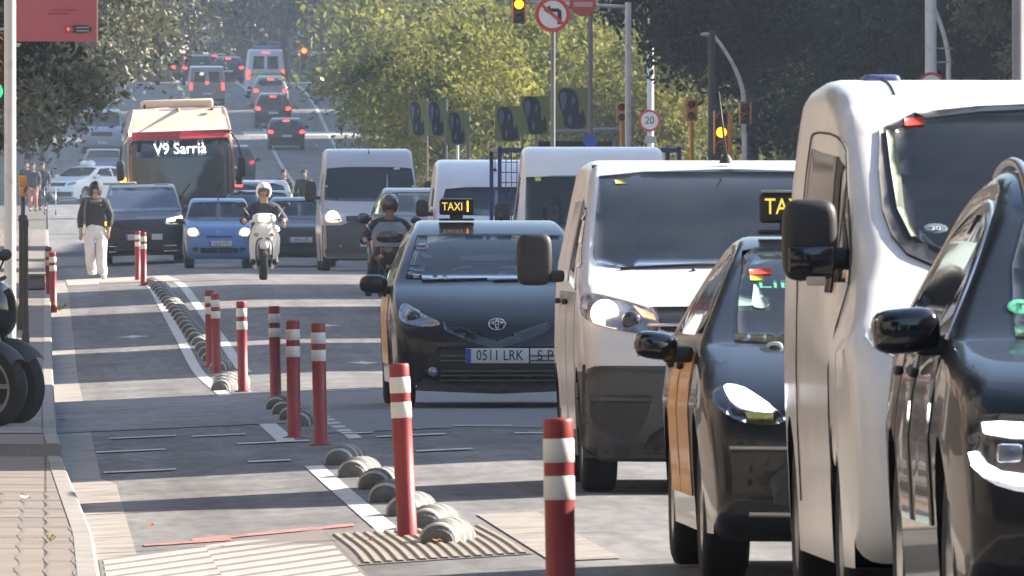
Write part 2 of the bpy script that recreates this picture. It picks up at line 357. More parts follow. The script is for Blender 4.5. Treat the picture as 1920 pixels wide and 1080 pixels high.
strip('far_sun_band', 6.0, 15.0, 770, 776, .006, whitep, 1, 8); strip('far_sun_band', 9.5, 15.2, 664, 668, .006, whitep, 1, 8)  # white strips standing in for bands of sun on the far slope
strip('far_crossing_line', .3, 5.5, 560, 563, .006, whitep, 1, 4)
# ribbed paving at the crossing in front
rib_a = M('ribbed_paving_pale', (.36, .325, .305), .8, noise=(6, .15), stain=(4, (.25, .21, .19), .5, .8))
rib_b = M('ribbed_paving_tan', (.26, .23, .18), .8, noise=(6, .2), stain=(3, (.22, .19, .15), .45, .8))
rib_gap = M('paving_groove', (.15, .135, .125), .85, noise=(8, .2))
strip('ribbed_paving_base', .26, 1.44, 54, 67.6, .004, rib_gap, .7, 8, tilt=3.9); strip('ribbed_paving_base', 1.44, 2.28, 64, 71.5, .005, rib_gap, .7, 8, tilt=.8)
b = MB()
for i in range(11):                                # ribs across the lane
    Y = 54.4 + i * 1.2
    for (x0, x1, dy) in ((.28, .80, 0), (.80, 1.42, .35)):
        vs = []
        for k in range(5):
            X = x0 + (x1 - x0) * k / 4; t = 3.9 * (X - .26)
            for dyy, dzz in ((0, .0045), (.05, .008), (.70, .008), (.75, .0045)): vs.append((X, Y + dy + t + dyy, rz(X, Y) + dzz))
        b.add(vs, [(k * 4 + j, k * 4 + j + 1, k * 4 + j + 5, k * 4 + j + 4) for k in range(4) for j in range(3)], rib_a)
b.build('ribbed_paving', kind='structure')
b = MB()
for i in range(15):                                # ribs along the lane, with a slight bend over the ramp
    X0 = 1.47 + i * .053; vs = []
    for k in range(9):
        Y = 65.2 + k * .80; t = 1.2 * (X0 - 1.44); X = X0 + .012 * math.sin(k * .5)
        for dx, dzz in ((0, .005), (.008, .013), (.030, .013), (.038, .005)): vs.append((X + dx, Y + t * .6 - 1.0, rz(X, Y) + dzz))
    b.add(vs, [(k * 4 + j, k * 4 + j + 1, k * 4 + j + 5, k * 4 + j + 4) for k in range(8) for j in range(3)], rib_b)
b.build('ribbed_paving', kind='structure')
strip('pale_ramp', 2.30, 2.62, 63, 74, .006, concrete, 1, 2)
strip('red_line', .75, 1.62, 70.6, 71.2, .006, redp, .2, 8, tilt=2.2); strip('red_line', .5, .95, 70.0, 70.5, .006, redp, .2, 8, tilt=1.0)
strip('tactile_paving', .95, 1.65, 237, 244, .014, rib_b, 1, 3)
# wavy grooved tiles on the near pavement
b = MB()
for i in range(4):
    X0 = -.26 + i * .13; vs = []
    for k in range(40):
        Y = 56 + k * .65; X = X0 + .013 * math.sin(k * 1.7 + i)
        vs += [(X, Y, rz(lkerb(Y), Y) + .0835), (X + .016, Y, rz(lkerb(Y), Y) + .0835)]
    b.add(vs, [(2 * k, 2 * k + 1, 2 * k + 3, 2 * k + 2) for k in range(39)], rib_gap)
for Y in [66.5, 69, 71.6, 74, 76.5, 79, 81.6, 84, 86.5, 89, 91.5]:
    b.poly([(-.4, Y, rz(.2, Y) + .0838), (.12, Y, rz(.2, Y) + .0838), (.12, Y + .10, rz(.2, Y) + .0838), (-.4, Y + .10, rz(.2, Y) + .0838)], rib_gap)
b.build('paving_grooves', kind='structure')

# ------------------------------------------------------------------ trees
bark = M('bark', (.075, .062, .05), .9, noise=(6, .3), bump=(25, .6, .03))
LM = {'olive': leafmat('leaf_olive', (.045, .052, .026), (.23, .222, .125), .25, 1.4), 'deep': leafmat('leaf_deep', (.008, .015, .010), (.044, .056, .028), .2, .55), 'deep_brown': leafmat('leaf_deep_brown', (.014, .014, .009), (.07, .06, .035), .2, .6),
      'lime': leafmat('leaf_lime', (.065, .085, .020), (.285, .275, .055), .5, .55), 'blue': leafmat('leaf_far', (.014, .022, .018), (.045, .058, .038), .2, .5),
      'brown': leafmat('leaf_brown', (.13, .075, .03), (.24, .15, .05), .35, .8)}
def crown_mesh(name, rx, rz_, nclump, nleaf, ls, mat, seed, droop=.0):
    g = np.random.default_rng(seed)
    d = g.normal(size=(nclump, 3)); d /= np.linalg.norm(d, axis=1)[:, None]
    rad = g.uniform(.25, 1.0, nclump) ** .55
    c = d * rad[:, None] * np.array([rx, rx, rz_]); c[:, 2] -= droop * (c[:, 0]**2 + c[:, 1]**2) / rx
    cs = g.uniform(.10, .22, nclump) * rx
    idx = g.integers(0, nclump, nleaf)
    p = c[idx] + g.normal(size=(nleaf, 3)) * cs[idx][:, None] * np.array([1, 1, .75])
    a = g.normal(size=(nleaf, 3)); a /= np.linalg.norm(a, axis=1)[:, None]
    q = g.normal(size=(nleaf, 3)); q -= a * (a * q).sum(1)[:, None]; q /= np.linalg.norm(q, axis=1)[:, None]
    sz = ls * g.uniform(.6, 1.5, nleaf)[:, None]
    v = np.empty((nleaf, 4, 3)); v[:, 0] = p - a * sz; v[:, 1] = p + q * sz * .45; v[:, 2] = p + a * sz; v[:, 3] = p - q * sz * .45
    me = bpy.data.meshes.new(name); me.vertices.add(nleaf * 4); me.vertices.foreach_set('co', v.ravel())
    me.loops.add(nleaf * 4); me.loops.foreach_set('vertex_index', np.arange(nleaf * 4)); me.polygons.add(nleaf)
    me.polygons.foreach_set('loop_start', np.arange(nleaf) * 4); me.polygons.foreach_set('loop_total', np.full(nleaf, 4)); me.update(); me.materials.append(mat); me.validate()
    return me
def trunk_mesh(h, r, seed, spread):
    g = random.Random(seed); b = MB()
    lean = (g.uniform(-.2, .2), g.uniform(-.2, .2))
    top = (lean[0] * 1.5, lean[1] * 1.5, h)
    b.tube([(0, 0, -.3), (lean[0] * .3, lean[1] * .3, h * .4), top], [r * 1.25, r, r * .75], bark, 10)
    for k in range(6):
        a = k * 1.05 + g.uniform(-.4, .4); e = spread * g.uniform(.6, 1.0)
        m1 = (top[0] + math.cos(a) * e * .4, top[1] + math.sin(a) * e * .4, h + spread * g.uniform(.25, .5)); m2 = (top[0] + math.cos(a) * e, top[1] + math.sin(a) * e, h + spread * g.uniform(.4, 1.0))
        b.tube([(top[0], top[1], h * .96), m1, m2], [r * .55, r * .35, r * .10], bark, 6)
    return b.mesh('trunk')
PROTO = {}
def tree(X, Y, kind, label, name='street_tree', h=3.0, rx=3.2, rzz=2.6, sc=1, rot=0, group=None, seed=0, nl=6000, ls=.16, base=None, ncl=60, cdx=0):
    key = (kind, seed, rx, h)
    if key not in PROTO:
        PROTO[key] = (crown_mesh('crown', rx, rzz, ncl, nl, ls, LM[kind], 11 + seed, .05), trunk_mesh(h, .17, 5 + seed, rx * .75))
    cm, tm = PROTO[key]
    r = empty(name, (X, Y, rz(X, Y) if base is None else base), label, 'tree', group, (0, 0, rot)); r.scale = (sc, sc, sc)
    for nm, me, z in (('trunk', tm, 0), ('crown', cm, h + rzz * .72)):
        o = bpy.data.objects.new(nm, me); COL.objects.link(o); o.parent = r; o.location = (cdx if nm == 'crown' else 0, 0, z)
    return r
# left side: grey green evergreens over the pavement
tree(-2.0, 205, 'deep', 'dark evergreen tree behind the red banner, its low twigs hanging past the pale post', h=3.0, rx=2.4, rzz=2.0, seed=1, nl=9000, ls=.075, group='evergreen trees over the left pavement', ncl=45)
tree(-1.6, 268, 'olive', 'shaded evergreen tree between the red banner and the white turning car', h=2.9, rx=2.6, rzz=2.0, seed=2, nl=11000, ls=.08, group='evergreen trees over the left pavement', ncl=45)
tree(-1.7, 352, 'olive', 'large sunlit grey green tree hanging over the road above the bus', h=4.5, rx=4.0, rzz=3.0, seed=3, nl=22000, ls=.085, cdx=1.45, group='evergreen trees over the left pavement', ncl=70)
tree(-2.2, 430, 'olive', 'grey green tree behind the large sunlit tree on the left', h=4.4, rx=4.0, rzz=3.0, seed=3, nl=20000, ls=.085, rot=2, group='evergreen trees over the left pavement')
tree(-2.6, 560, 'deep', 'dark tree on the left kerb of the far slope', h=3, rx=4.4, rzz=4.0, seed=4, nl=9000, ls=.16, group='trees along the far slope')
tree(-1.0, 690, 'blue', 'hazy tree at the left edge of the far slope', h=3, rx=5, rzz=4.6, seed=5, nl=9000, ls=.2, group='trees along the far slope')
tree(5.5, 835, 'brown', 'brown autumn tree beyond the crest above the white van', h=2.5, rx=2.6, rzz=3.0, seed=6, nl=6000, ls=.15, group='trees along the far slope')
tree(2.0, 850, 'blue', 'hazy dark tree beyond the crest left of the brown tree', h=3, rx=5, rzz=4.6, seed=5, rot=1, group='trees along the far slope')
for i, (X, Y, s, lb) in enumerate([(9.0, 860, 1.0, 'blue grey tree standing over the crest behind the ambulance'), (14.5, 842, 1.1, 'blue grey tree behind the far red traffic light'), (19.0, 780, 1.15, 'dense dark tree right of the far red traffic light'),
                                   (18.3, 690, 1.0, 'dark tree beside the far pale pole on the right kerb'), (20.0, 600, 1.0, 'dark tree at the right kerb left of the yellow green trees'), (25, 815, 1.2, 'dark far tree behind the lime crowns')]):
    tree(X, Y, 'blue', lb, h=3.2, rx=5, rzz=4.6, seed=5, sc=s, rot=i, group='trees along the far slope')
for i, (X, Y) in enumerate([(-2.2, 40), (-1.6, 56), (-2.4, 72), (-1.8, 90), (-2.2, 109), (-2.4, 20)]):  # unseen trees added overhead to break up reflections and dim the skylight
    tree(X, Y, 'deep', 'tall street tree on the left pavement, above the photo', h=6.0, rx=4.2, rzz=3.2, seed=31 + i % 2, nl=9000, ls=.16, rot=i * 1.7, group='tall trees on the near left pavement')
# right side: yellow green trees in the sun
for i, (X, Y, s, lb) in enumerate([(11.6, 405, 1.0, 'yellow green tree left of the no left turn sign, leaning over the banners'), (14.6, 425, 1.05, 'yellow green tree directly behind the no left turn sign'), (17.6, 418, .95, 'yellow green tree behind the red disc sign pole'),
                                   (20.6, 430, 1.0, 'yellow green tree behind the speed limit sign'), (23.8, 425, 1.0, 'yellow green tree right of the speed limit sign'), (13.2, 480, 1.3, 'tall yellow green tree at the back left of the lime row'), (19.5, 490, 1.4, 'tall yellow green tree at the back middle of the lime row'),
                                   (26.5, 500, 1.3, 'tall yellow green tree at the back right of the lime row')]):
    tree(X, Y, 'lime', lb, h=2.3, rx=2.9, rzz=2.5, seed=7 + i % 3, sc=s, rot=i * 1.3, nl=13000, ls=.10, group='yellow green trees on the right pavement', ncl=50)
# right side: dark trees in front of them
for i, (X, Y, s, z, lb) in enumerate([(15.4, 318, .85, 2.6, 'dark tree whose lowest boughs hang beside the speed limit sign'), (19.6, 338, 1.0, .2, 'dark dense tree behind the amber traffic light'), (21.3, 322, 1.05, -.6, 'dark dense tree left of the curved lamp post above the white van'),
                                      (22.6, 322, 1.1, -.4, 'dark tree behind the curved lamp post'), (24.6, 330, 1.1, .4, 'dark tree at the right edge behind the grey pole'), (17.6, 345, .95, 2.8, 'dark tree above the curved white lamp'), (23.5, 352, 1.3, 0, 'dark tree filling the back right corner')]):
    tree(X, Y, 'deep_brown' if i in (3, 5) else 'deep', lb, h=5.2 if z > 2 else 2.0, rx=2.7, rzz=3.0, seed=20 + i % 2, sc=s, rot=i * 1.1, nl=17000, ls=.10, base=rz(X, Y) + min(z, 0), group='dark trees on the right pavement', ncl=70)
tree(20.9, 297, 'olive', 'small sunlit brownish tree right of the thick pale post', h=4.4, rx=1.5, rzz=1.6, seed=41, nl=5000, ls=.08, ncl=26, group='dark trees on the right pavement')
# far wood that closes the view
g = np.random.default_rng(5); n = 26000
p = np.stack([g.uniform(-60, 110, n), g.uniform(900, 960, n), np.zeros(n)], 1); p[:, 2] = 11 + g.uniform(0, 1, n) ** .8 * (15 + 5 * np.sin(p[:, 0] * .25) + 3 * np.sin(p[:, 0] * .7))
a = g.normal(size=(n, 3)); a /= np.linalg.norm(a, axis=1)[:, None]; q = g.normal(size=(n, 3)); q /= np.linalg.norm(q, axis=1)[:, None]
v = np.empty((n, 4, 3)); s_ = g.uniform(.4, 1.1, n)[:, None]; v[:, 0] = p - a * s_; v[:, 1] = p + q * s_ * .6; v[:, 2] = p + a * s_; v[:, 3] = p - q * s_ * .6
me = bpy.data.meshes.new('far_wood'); me.from_pydata(v.reshape(-1, 3).tolist(), [], np.arange(n * 4).reshape(-1, 4).tolist()); me.materials.append(LM['blue'])
o = bpy.data.objects.new('far_wood', me); COL.objects.link(o); tag(o, 'blue grey far wood closing the top of the street', 'wood', kind='stuff')

# ------------------------------------------------------------------ buildings along the street (they shade it and show in the paintwork)
def facade(name, base, frame, wx=3.0, wz=3.1):
    m = M(name, base, .85, noise=(.8, .12), bump=(20, .2, .02)); n = m.node_tree.nodes; l = m.node_tree.links
    return m
fac = [facade('facade_cream', (.20, .185, .165), 0), facade('facade_ochre', (.19, .165, .135), 0), facade('facade_brick', (.18, .115, .085), 0), facade('facade_grey', (.16, .157, .153), 0)]
wing = M('window_glass', (.03, .04, .05), .08, spec=.8); shut = M('shutter', (.16, .12, .09), .7); trim = M('stone_trim', (.5, .46, .40), .8)
def building(X0, X1, Y0, Y1, H, fm, label, face, group='apartment blocks along the street', windows=True):
    z0 = rz(0, (Y0 + Y1) / 2); cx = (X0 + X1) / 2; cy = (Y0 + Y1) / 2
    r = empty('apartment_building', (cx, cy, z0), label, 'building', group)
    MB().box((0, 0, H / 2 - 1), (X1 - X0, Y1 - Y0, H + 2), fm).build('wall', r)
    MB().box((0, 0, H + .25), (X1 - X0 + .5, Y1 - Y0 + .5, .5), trim).build('roof', r)
    if not windows: return r
    cnt = 0
    L = (Y1 - Y0) if face in 'lr' else (X1 - X0)
    fl = 4 if face in 'lr' else 6
    nb = max(1, min(int(100 / fl) - 1, int(L / 3.2)))
    for i in range(nb):
        u = -L / 2 + (i + .5) * L / nb
        for k in range(fl):
            z = 1.6 + 3.3 * k + 1.2
            bw = MB(); bp = MB()
            if face == 'r': P_ = lambda a, d_: ((X1 - X0) / 2 + d_, u + a); dims = lambda wd, dp: (dp, wd)
            elif face == 'l': P_ = lambda a, d_: (-(X1 - X0) / 2 - d_, u + a); dims = lambda wd, dp: (dp, wd)
            else: P_ = lambda a, d_: (u + a, -(Y1 - Y0) / 2 - d_); dims = lambda wd, dp: (wd, dp)
            x, y = P_(0, .04); d2 = dims(1.35, .1); bw.box((x, y, z), (d2[0], d2[1], 2.1), trim)
            x, y = P_(0, .11); d2 = dims(1.1, .06); bp.box((x, y, z), (d2[0], d2[1], 1.85), wing if (i + k) % 3 else shut)
            o = bw.build('window', r); bp.build('pane', o)
    return r
# left row, facing the sun
yy = -70; i = 0
while yy < 330:
    L = [26, 20, 30, 24][i % 4]
    building(-24, -10.5 - (i % 2) * .6, yy, yy + L - .4, [19, 22, 17, 24][i % 4], fac[i % 4], 'apartment block on the left pavement, outside the photo', 'r', windows=yy < 130); yy += L; i += 1
# right row: unseen blocks added, spaced so the gaps band the road with sun
for i, (Y0, Y1) in enumerate([(-60, 49), (100, 139.7), (160, 175.7), (181.6, 203.7), (214, 227.7), (272, 298)]):
    building(25, 36, Y0, Y1, 25, fac[(i + 1) % 4], 'apartment block on the right side, outside the photo', 'l', windows=False)
building(31, 60, 300, 372, 18.6, fac[3], 'grey apartment block behind the dark trees on the right', 'l', windows=False)  # out of view; height chosen to shade the cars but spare the bus roof
for i, (Y0, Y1) in enumerate([(585, 637), (645, 666), (674, 695), (703, 778), (789, 850)]): building(32, 40, Y0, Y1, 27, fac[i % 4], 'far apartment block behind the trees on the right of the slope', 'l', windows=False)  # row added to shade the far slope, gaps leave stripes of sun
building(20, 60, 560, 580, 26, fac[3], 'grey apartment block behind the yellow green trees', 'f')
building(22, 60, 640, 662, 26, fac[2], 'brick apartment block beyond the grey one on the right', 'f', windows=False)
building(-60, -6, 600, 620, 24, fac[0], 'cream apartment block behind the trees on the left slope', 'f', windows=False)
for i in range(3): building(-16 + i * 14, -4 + i * 14, -64, -50, 20 + 3 * (i % 2), M('reflection_block_dark', (.05, .048, .046), .8, noise=(.6, .4)), 'apartment block closing the street behind the viewer', 'f', windows=False)  # added out of view and kept dark so the car fronts reflect less light
# ------------------------------------------------------------------ vehicles
_wheel = {}
def wheel_meshes(Rw, wd, spokes, rimmat):
    key = (Rw, wd, spokes, rimmat.name)
    if key in _wheel: return _wheel[key]
    h = wd / 2; rr = Rw * .66
    b = MB().lathe([(rr, -h * .9), (Rw * .86, -h), (Rw * .97, -h * .86), (Rw, -h * .6), (Rw, h * .6), (Rw * .97, h * .86), (Rw * .86, h), (rr, h * .9)], rubber, 'x', n=32)
    tm = b.mesh('tyre')
    b = MB()
    for s in (1, -1):
        b.lathe([(rr, s * h * .9), (rr * .96, s * h * .75), (rr * .9, s * h * .6)], rimmat, 'x', n=32)
        b.lathe([(rr * .9, s * h * .3), (0.001, s * h * .3)], dark, 'x', n=24)
        b.lathe([(rr * .22, s * h * .3), (rr * .2, s * h * .82), (.001, s * h * .86)], rimmat, 'x', n=16)
        for k in range(spokes):
            a = 2 * math.pi * k / spokes
            b.box((s * h * .6, math.cos(a) * rr * .55, math.sin(a) * rr * .55), (h * .3, rr * .16, rr * .8), rimmat, rot=(a - math.pi / 2, 0, 0))
    rm = b.mesh('rim')
    _wheel[key] = (tm, rm); return tm, rm
def add_wheel(root, x, y, z, Rw, wd, spokes=7, rimmat=None):
    tm, rm = wheel_meshes(Rw, wd, spokes, rimmat or alloy)
    t = bpy.data.objects.new('wheel', tm); COL.objects.link(t); t.parent = root; t.location = (x, y, z)
    q = bpy.data.objects.new('rim', rm); COL.objects.link(q); q.parent = t
    return t

class Vehicle:
    """body = side profile swept across a width that narrows upward, with rounded edges; every lamp, pane, grille is a patch laid on it"""
    def __init__(s, name, label, cat, X, Y, pr, hw, tum, yw, Rw, paintm, away=False, r=.09, bow=.16, taper=.06, tl=.8, group=None, roll=0, sm=2, arch=1.17, zb=.2, spokes=7, rimm=None, wheelw=.2, yaw=0, roofbow=.0, tg=0):
        L = max(p[0] for p in pr); s.L = L; s.hw = hw; s.Y = Y; s.X = X; s.paint = paintm; s.away = away
        ym = Y + (L / 2 if not away else L / 2)
        if away: loc = (X, Y + L, rz(max(X, 3), Y + L)); rt = math.pi
        else: loc = (X, Y, rz(max(X, 3) if not roll else X, Y)); rt = 0
        sl = slope(ym); s.root = empty(name, loc, label, cat, group, (sl if not away else -sl, roll, rt + yaw))
        s.loc = Vector(loc)
        pr2 = chaikin([tuple(p) for p in pr], sm)
        def W(y, z): return hw * interp(tum, z) * (1 - tg * max(0, 1 - y / 3) ** 2 * min(1, max(0, (z - 1.0) / .3))) * (1 - taper * max(0, 1 - y / tl) ** 2 - taper * .7 * max(0, 1 - (L - y) / tl) ** 2)
        s.W = W
        def warp(v):
            x, y, z = v; k = (x / hw) ** 2
            y2 = y + bow * max(0, 1 - y / 1.3) * k - bow * .6 * max(0, 1 - (L - y) / 1.3) * k
            return (x, y2, z - roofbow * k * (1 if z > 1.2 else 0))
        s.warp = warp
        N = len(pr2); inw = []
        for i in range(N):
            a = pr2[max(0, i - 1)]; c = pr2[min(N - 1, i + 1)]; t = Vector((c[0] - a[0], c[1] - a[1])).normalized(); inw.append(Vector((t.y, -t.x)))
        bm = bmesh.new(); rows = []
        th = [0, 22, 45, 68, 90]
        for i in range(N):
            p = Vector(pr2[i]); row = []
            pin = p + inw[i] * r
            Wp = W(pin.x, pin.y)
            half = [((Wp - r) * k / 5, 0) for k in range(6)] + [((Wp - r) + r * math.sin(R(t)), r * (1 - math.cos(R(t)))) for t in th[1:]]
            for x, ins in [(-x, q) for x, q in reversed(half[1:])] + half:
                q = p + inw[i] * ins; row.append(bm.verts.new(warp((x, q.x, q.y))))
            rows.append(row)
        for i in range(N - 1):
            for k in range(len(rows[0]) - 1): bm.faces.new((rows[i][k], rows[i][k + 1], rows[i + 1][k + 1], rows[i + 1][k]))
        con = [Vector(pr2[i]) + inw[i] * r for i in range(N)]
        ya, yb = con[0].x, con[-1].x; bot = []
        Ra = Rw * arch
        for yc in sorted(yw, reverse=True):
            q = max(Ra * Ra - (zb - Rw) ** 2, .001) ** .5
            a0 = math.atan2(zb - Rw, q); a1 = math.pi - a0
            bot += [(yc + Ra * math.cos(a0 + (a1 - a0) * k / 14), Rw + Ra * math.sin(a0 + (a1 - a0) * k / 14)) for k in range(15)]
        loop = [(c.x, c.y) for c in con] + [(yb - .02, zb)] * (abs(con[-1].y - zb) > .02) + bot + [(ya + .02, zb)] * (abs(con[0].y - zb) > .02)
        sb = bmesh.new(); f = sb.faces.new([sb.verts.new((0, y, z)) for y, z in loop])
        bmesh.ops.triangulate(sb, faces=[f])
        zmax = max(p[1] for p in pr)
        for k in range(1, 14):
            bmesh.ops.bisect_plane(sb, geom=sb.verts[:] + sb.edges[:] + sb.faces[:], plane_co=(0, 0, zb + (zmax - zb) * k / 14), plane_no=(0, 0, 1))
        for yk in [.12, .25, .4, .6, .8, 1.0, 1.3] + [1.7 + .5 * k for k in range(int((L - 1.8) / .5))]:
            bmesh.ops.bisect_plane(sb, geom=sb.verts[:] + sb.edges[:] + sb.faces[:], plane_co=(0, yk, 0), plane_no=(0, 1, 0))
        sb.verts.index_update()
        for sg in (-1, 1):
            vv = [bm.verts.new(warp((sg * W(v.co.y, v.co.z), v.co.y, v.co.z))) for v in sb.verts]
            for f in sb.faces:
                ids = [vv[v.index] for v in f.verts]
                try: bm.faces.new(ids if sg > 0 else ids[::-1])
                except ValueError: pass
        bmesh.ops.remove_doubles(bm, verts=bm.verts[:], dist=.0005)
        bmesh.ops.recalc_face_normals(bm, faces=bm.faces[:])
        s.bvh = BVHTree.FromBMesh(bm)
        bm.verts.index_update(); b = MB()
        b.add([v.co for v in bm.verts], [[v.index for v in f.verts] for f in bm.faces], paintm, True)
        for sg in (-1, 1):           # lips of the wheel arches and sills
            vs = []
            for y, z in loop[N:] or loop: vs += [warp((sg * W(y, z), y, z)), (sg * (W(y, z) - .35), y, z)]
            b.add(vs, [(2 * i, 2 * i + 2, 2 * i + 3, 2 * i + 1) for i in range(len(vs) // 2 - 1)], dark)
        bm.free(); sb.free()
        s.body = b.build('body', s.root)
        y0 = min(yw) + Rw * 1.25; y1 = max(yw) - Rw * 1.25
        MB().box((0, L / 2, zb + .14), (hw * 1.25, L - .5, .26), dark).box((0, (y0 + y1) / 2, zb + .1), (hw * 1.84, y1 - y0, .16), dark).build('underbody', s.root)
        for y in yw:
            for sg in (-1, 1): add_wheel(s.root, sg * (hw * .985 - wheelw / 2 - .015), y, Rw, Rw, wheelw, spokes, rimm)
    def repaint(s, cond, mat):
        me = s.body.data; me.materials.append(mat); k = len(me.materials) - 1
        for p in me.polygons:
            if p.material_index == 0 and cond(p.center): p.material_index = k
    def cut(s, poly, ax='front'):
        """opens the shell behind a pane"""
        def inside(a, c):
            r_ = False; n = len(poly)
            for i in range(n):
                (x1, y1), (x2, y2) = poly[i], poly[(i + 1) % n]
                if (y1 > c) != (y2 > c) and a < (x2 - x1) * (c - y1) / (y2 - y1) + x1: r_ = not r_
            return r_
        bm = bmesh.new(); bm.from_mesh(s.body.data); kill = []
        lo = [min(p[k] for p in poly) - .05 for k in (0, 1)]; hi = [max(p[k] for p in poly) + .05 for k in (0, 1)]
        def cand(f):
            q = f.calc_center_median(); a, c = (q.y if ax == 'side' else q.x), q.z
            if not (lo[0] - .3 < a < hi[0] + .3 and lo[1] - .3 < c < hi[1] + .3): return False
            if ax == 'front': return q.y < s.L * .62 and f.normal.y < -.12
            if ax == 'rear': return q.y > s.L * .62 and f.normal.y > .12
            return abs(f.normal.x) > .4
        for i in range(len(poly)):                   # split the shell along the outline first
            (x1, y1), (x2, y2) = poly[i], poly[(i + 1) % len(poly)]
            if abs(x1 - x2) + abs(y1 - y2) < 1e-5: continue
            fs = [f for f in bm.faces if cand(f)]; es = {e for f in fs for e in f.edges}; vs = {v for f in fs for v in f.verts}
            if ax == 'side': co, no = (0, x1, y1), (0, y2 - y1, x1 - x2)
            else: co, no = (x1, 0, y1), (y2 - y1, 0, x1 - x2)
            bmesh.ops.bisect_plane(bm, geom=list(vs) + list(es) + fs, plane_co=co, plane_no=no)
        bm.normal_update()
        for f in bm.faces:
            q = f.calc_center_median()
            if ax == 'front' and q.y < s.L * .62 or ax == 'rear' and q.y > s.L * .62:
                if f.normal.y * (-1 if ax == 'front' else 1) > .12 and inside(q.x, q.z): kill.append(f)
            elif ax == 'side' and abs(f.normal.x) > .4 and inside(q.y, q.z): kill.append(f)
        bmesh.ops.delete(bm, geom=kill, context='FACES'); bm.to_mesh(s.body.data); bm.free()
    def cabin(s, xs, y, z, seat=None, dashy=None, wd=None):
        sm_ = M('seat_cloth', (.035, .035, .038), .8, noise=(8, .2)); wd = wd or s.hw * 1.5
        for x in xs:
            b = MB().box((x, y, z + .32), (.46, .14, .62), sm_, bev=.06).box((x, y - .28, z), (.48, .52, .16), sm_, bev=.05)
            q = b.build('seat', s.root); MB().box((x, y + .02, z + .74), (.26, .09, .19), sm_, bev=.05).tube([(x, y + .02, z + .6), (x, y + .02, z + .7)], .02, dark, 6).build('headrest', q)
        d = dashy or y - .85; MB().box((0, d, z + .26), (wd, .42, .24), dark, bev=.06).build('dashboard', s.root)
        b = MB(); n = 20
        ring_ = [(xs[-1] + .18 * math.cos(2 * math.pi * k / n), d + .30, z + .40 + .17 * math.sin(2 * math.pi * k / n)) for k in range(n + 1)]; b.tube(ring_, .014, dark, 6, False); b.build('steering_wheel', s.root)
        MB().box((0, y - .55, z + .80), (.20, .03, .07), dark, bev=.02).build('inner_mirror', s.root)
    def loc2(s, px, py, dy):
        q = at(px, py, s.Y + dy) - s.loc; return (q.x, q.z)
    def _patch(s, poly, ray, name, mat, eps=.005, sm=0, parent=None, step=.07, mirror=False, wall=.012, build=True, mats=None):
        polys = [poly] + ([[(-a, c) for a, c in poly]] if mirror == 2 else [])
        if mirror == 1: polys = [list(poly) + [(-a, c) for a, c in reversed(poly)]]
        b = MB(); D = Vector(ray)
        for pl in polys:
            if sm: pl = chaikin(pl, sm, True)
            if mirror == 1:      # drop doubled points on the axis
                q = []; [q.append(p) for p in pl if not q or abs(p[0] - q[-1][0]) + abs(p[1] - q[-1][1]) > 1e-4]; pl = q
                if abs(pl[0][0] - pl[-1][0]) + abs(pl[0][1] - pl[-1][1]) < 1e-4: pl.pop()
            bm = bmesh.new(); f = bm.faces.new([bm.verts.new((a, c, 0)) for a, c in pl]); bmesh.ops.triangulate(bm, faces=[f])
            for ax in (0, 1):
                lo = min(p[ax] for p in pl); hi = max(p[ax] for p in pl); n = min(22, int((hi - lo) / step))
                for k in range(1, n + 1):
                    co = [0, 0, 0]; no = [0, 0, 0]; co[ax] = lo + (hi - lo) * k / (n + 1); no[ax] = 1
                    bmesh.ops.bisect_plane(bm, geom=bm.verts[:] + bm.edges[:] + bm.faces[:], plane_co=co, plane_no=no)
            bm.verts.index_update(); out = []; nor = []
            for v in bm.verts:
                a, c = v.co.x, v.co.y
                if D.y: o = Vector((a + 1.3e-4, -30 * D.y, c + 1.7e-4))
                elif D.x: o = Vector((-30 * D.x, a + 1.3e-4, c + 1.7e-4))
                else: o = Vector((a + 1.3e-4, c + 1.7e-4, 30))
                h, nn, _, _ = s.bvh.ray_cast(o, D)
                if h is None:
                    h0 = s.bvh.find_nearest(Vector((a, s.L / 2 - D.y * s.L / 2, c)) if D.y else (Vector((-D.x * s.hw, a, c)) if D.x else Vector((a, c, 1.5))))
                    h, nn = h0[0], h0[1]
                    h = Vector((a, h.y, c)) if D.y else h
                if nn.dot(D) > 0: nn = -nn
                out.append(h + nn * eps); nor.append(nn)
            fs = [[v.index for v in f.verts] for f in bm.faces]
            bd = [(e.verts[0].index, e.verts[1].index) for e in bm.edges if len(e.link_faces) == 1]
            o = len(out); base = list(out); idx = {}
            for a_, c_ in bd:
                for q in (a_, c_):
                    if q not in idx: idx[q] = len(base); base.append(out[q] - nor[q] * (eps + wall))
            b.add(base, fs + [(a_, c_, idx[c_], idx[a_]) for a_, c_ in bd], mat, True)
            bm.free()
        if not build: return b
        return b.build(name, parent or s.root)
    def front(s, poly, name, mat, **k): return s._patch(poly, (0, 1, 0), name, mat, **k)
    def rear(s, poly, name, mat, **k): return s._patch(poly, (0, -1, 0), name, mat, **k)
    def side(s, poly, name, mat, sg=-1, **k): return s._patch(poly, (-sg, 0, 0), name, mat, **k)
    def top(s, poly, name, mat, **k): return s._patch(poly, (0, 0, -1), name, mat, **k)
    def px(s, pts, dy): return [s.loc2(a, c, dy) for a, c in pts]
    def hit(s, x, z, d=1):
        h = s.bvh.ray_cast(Vector((x, -30 * d, z)), Vector((0, d, 0)))[0]
        return h.y if h else (0 if d > 0 else s.L)
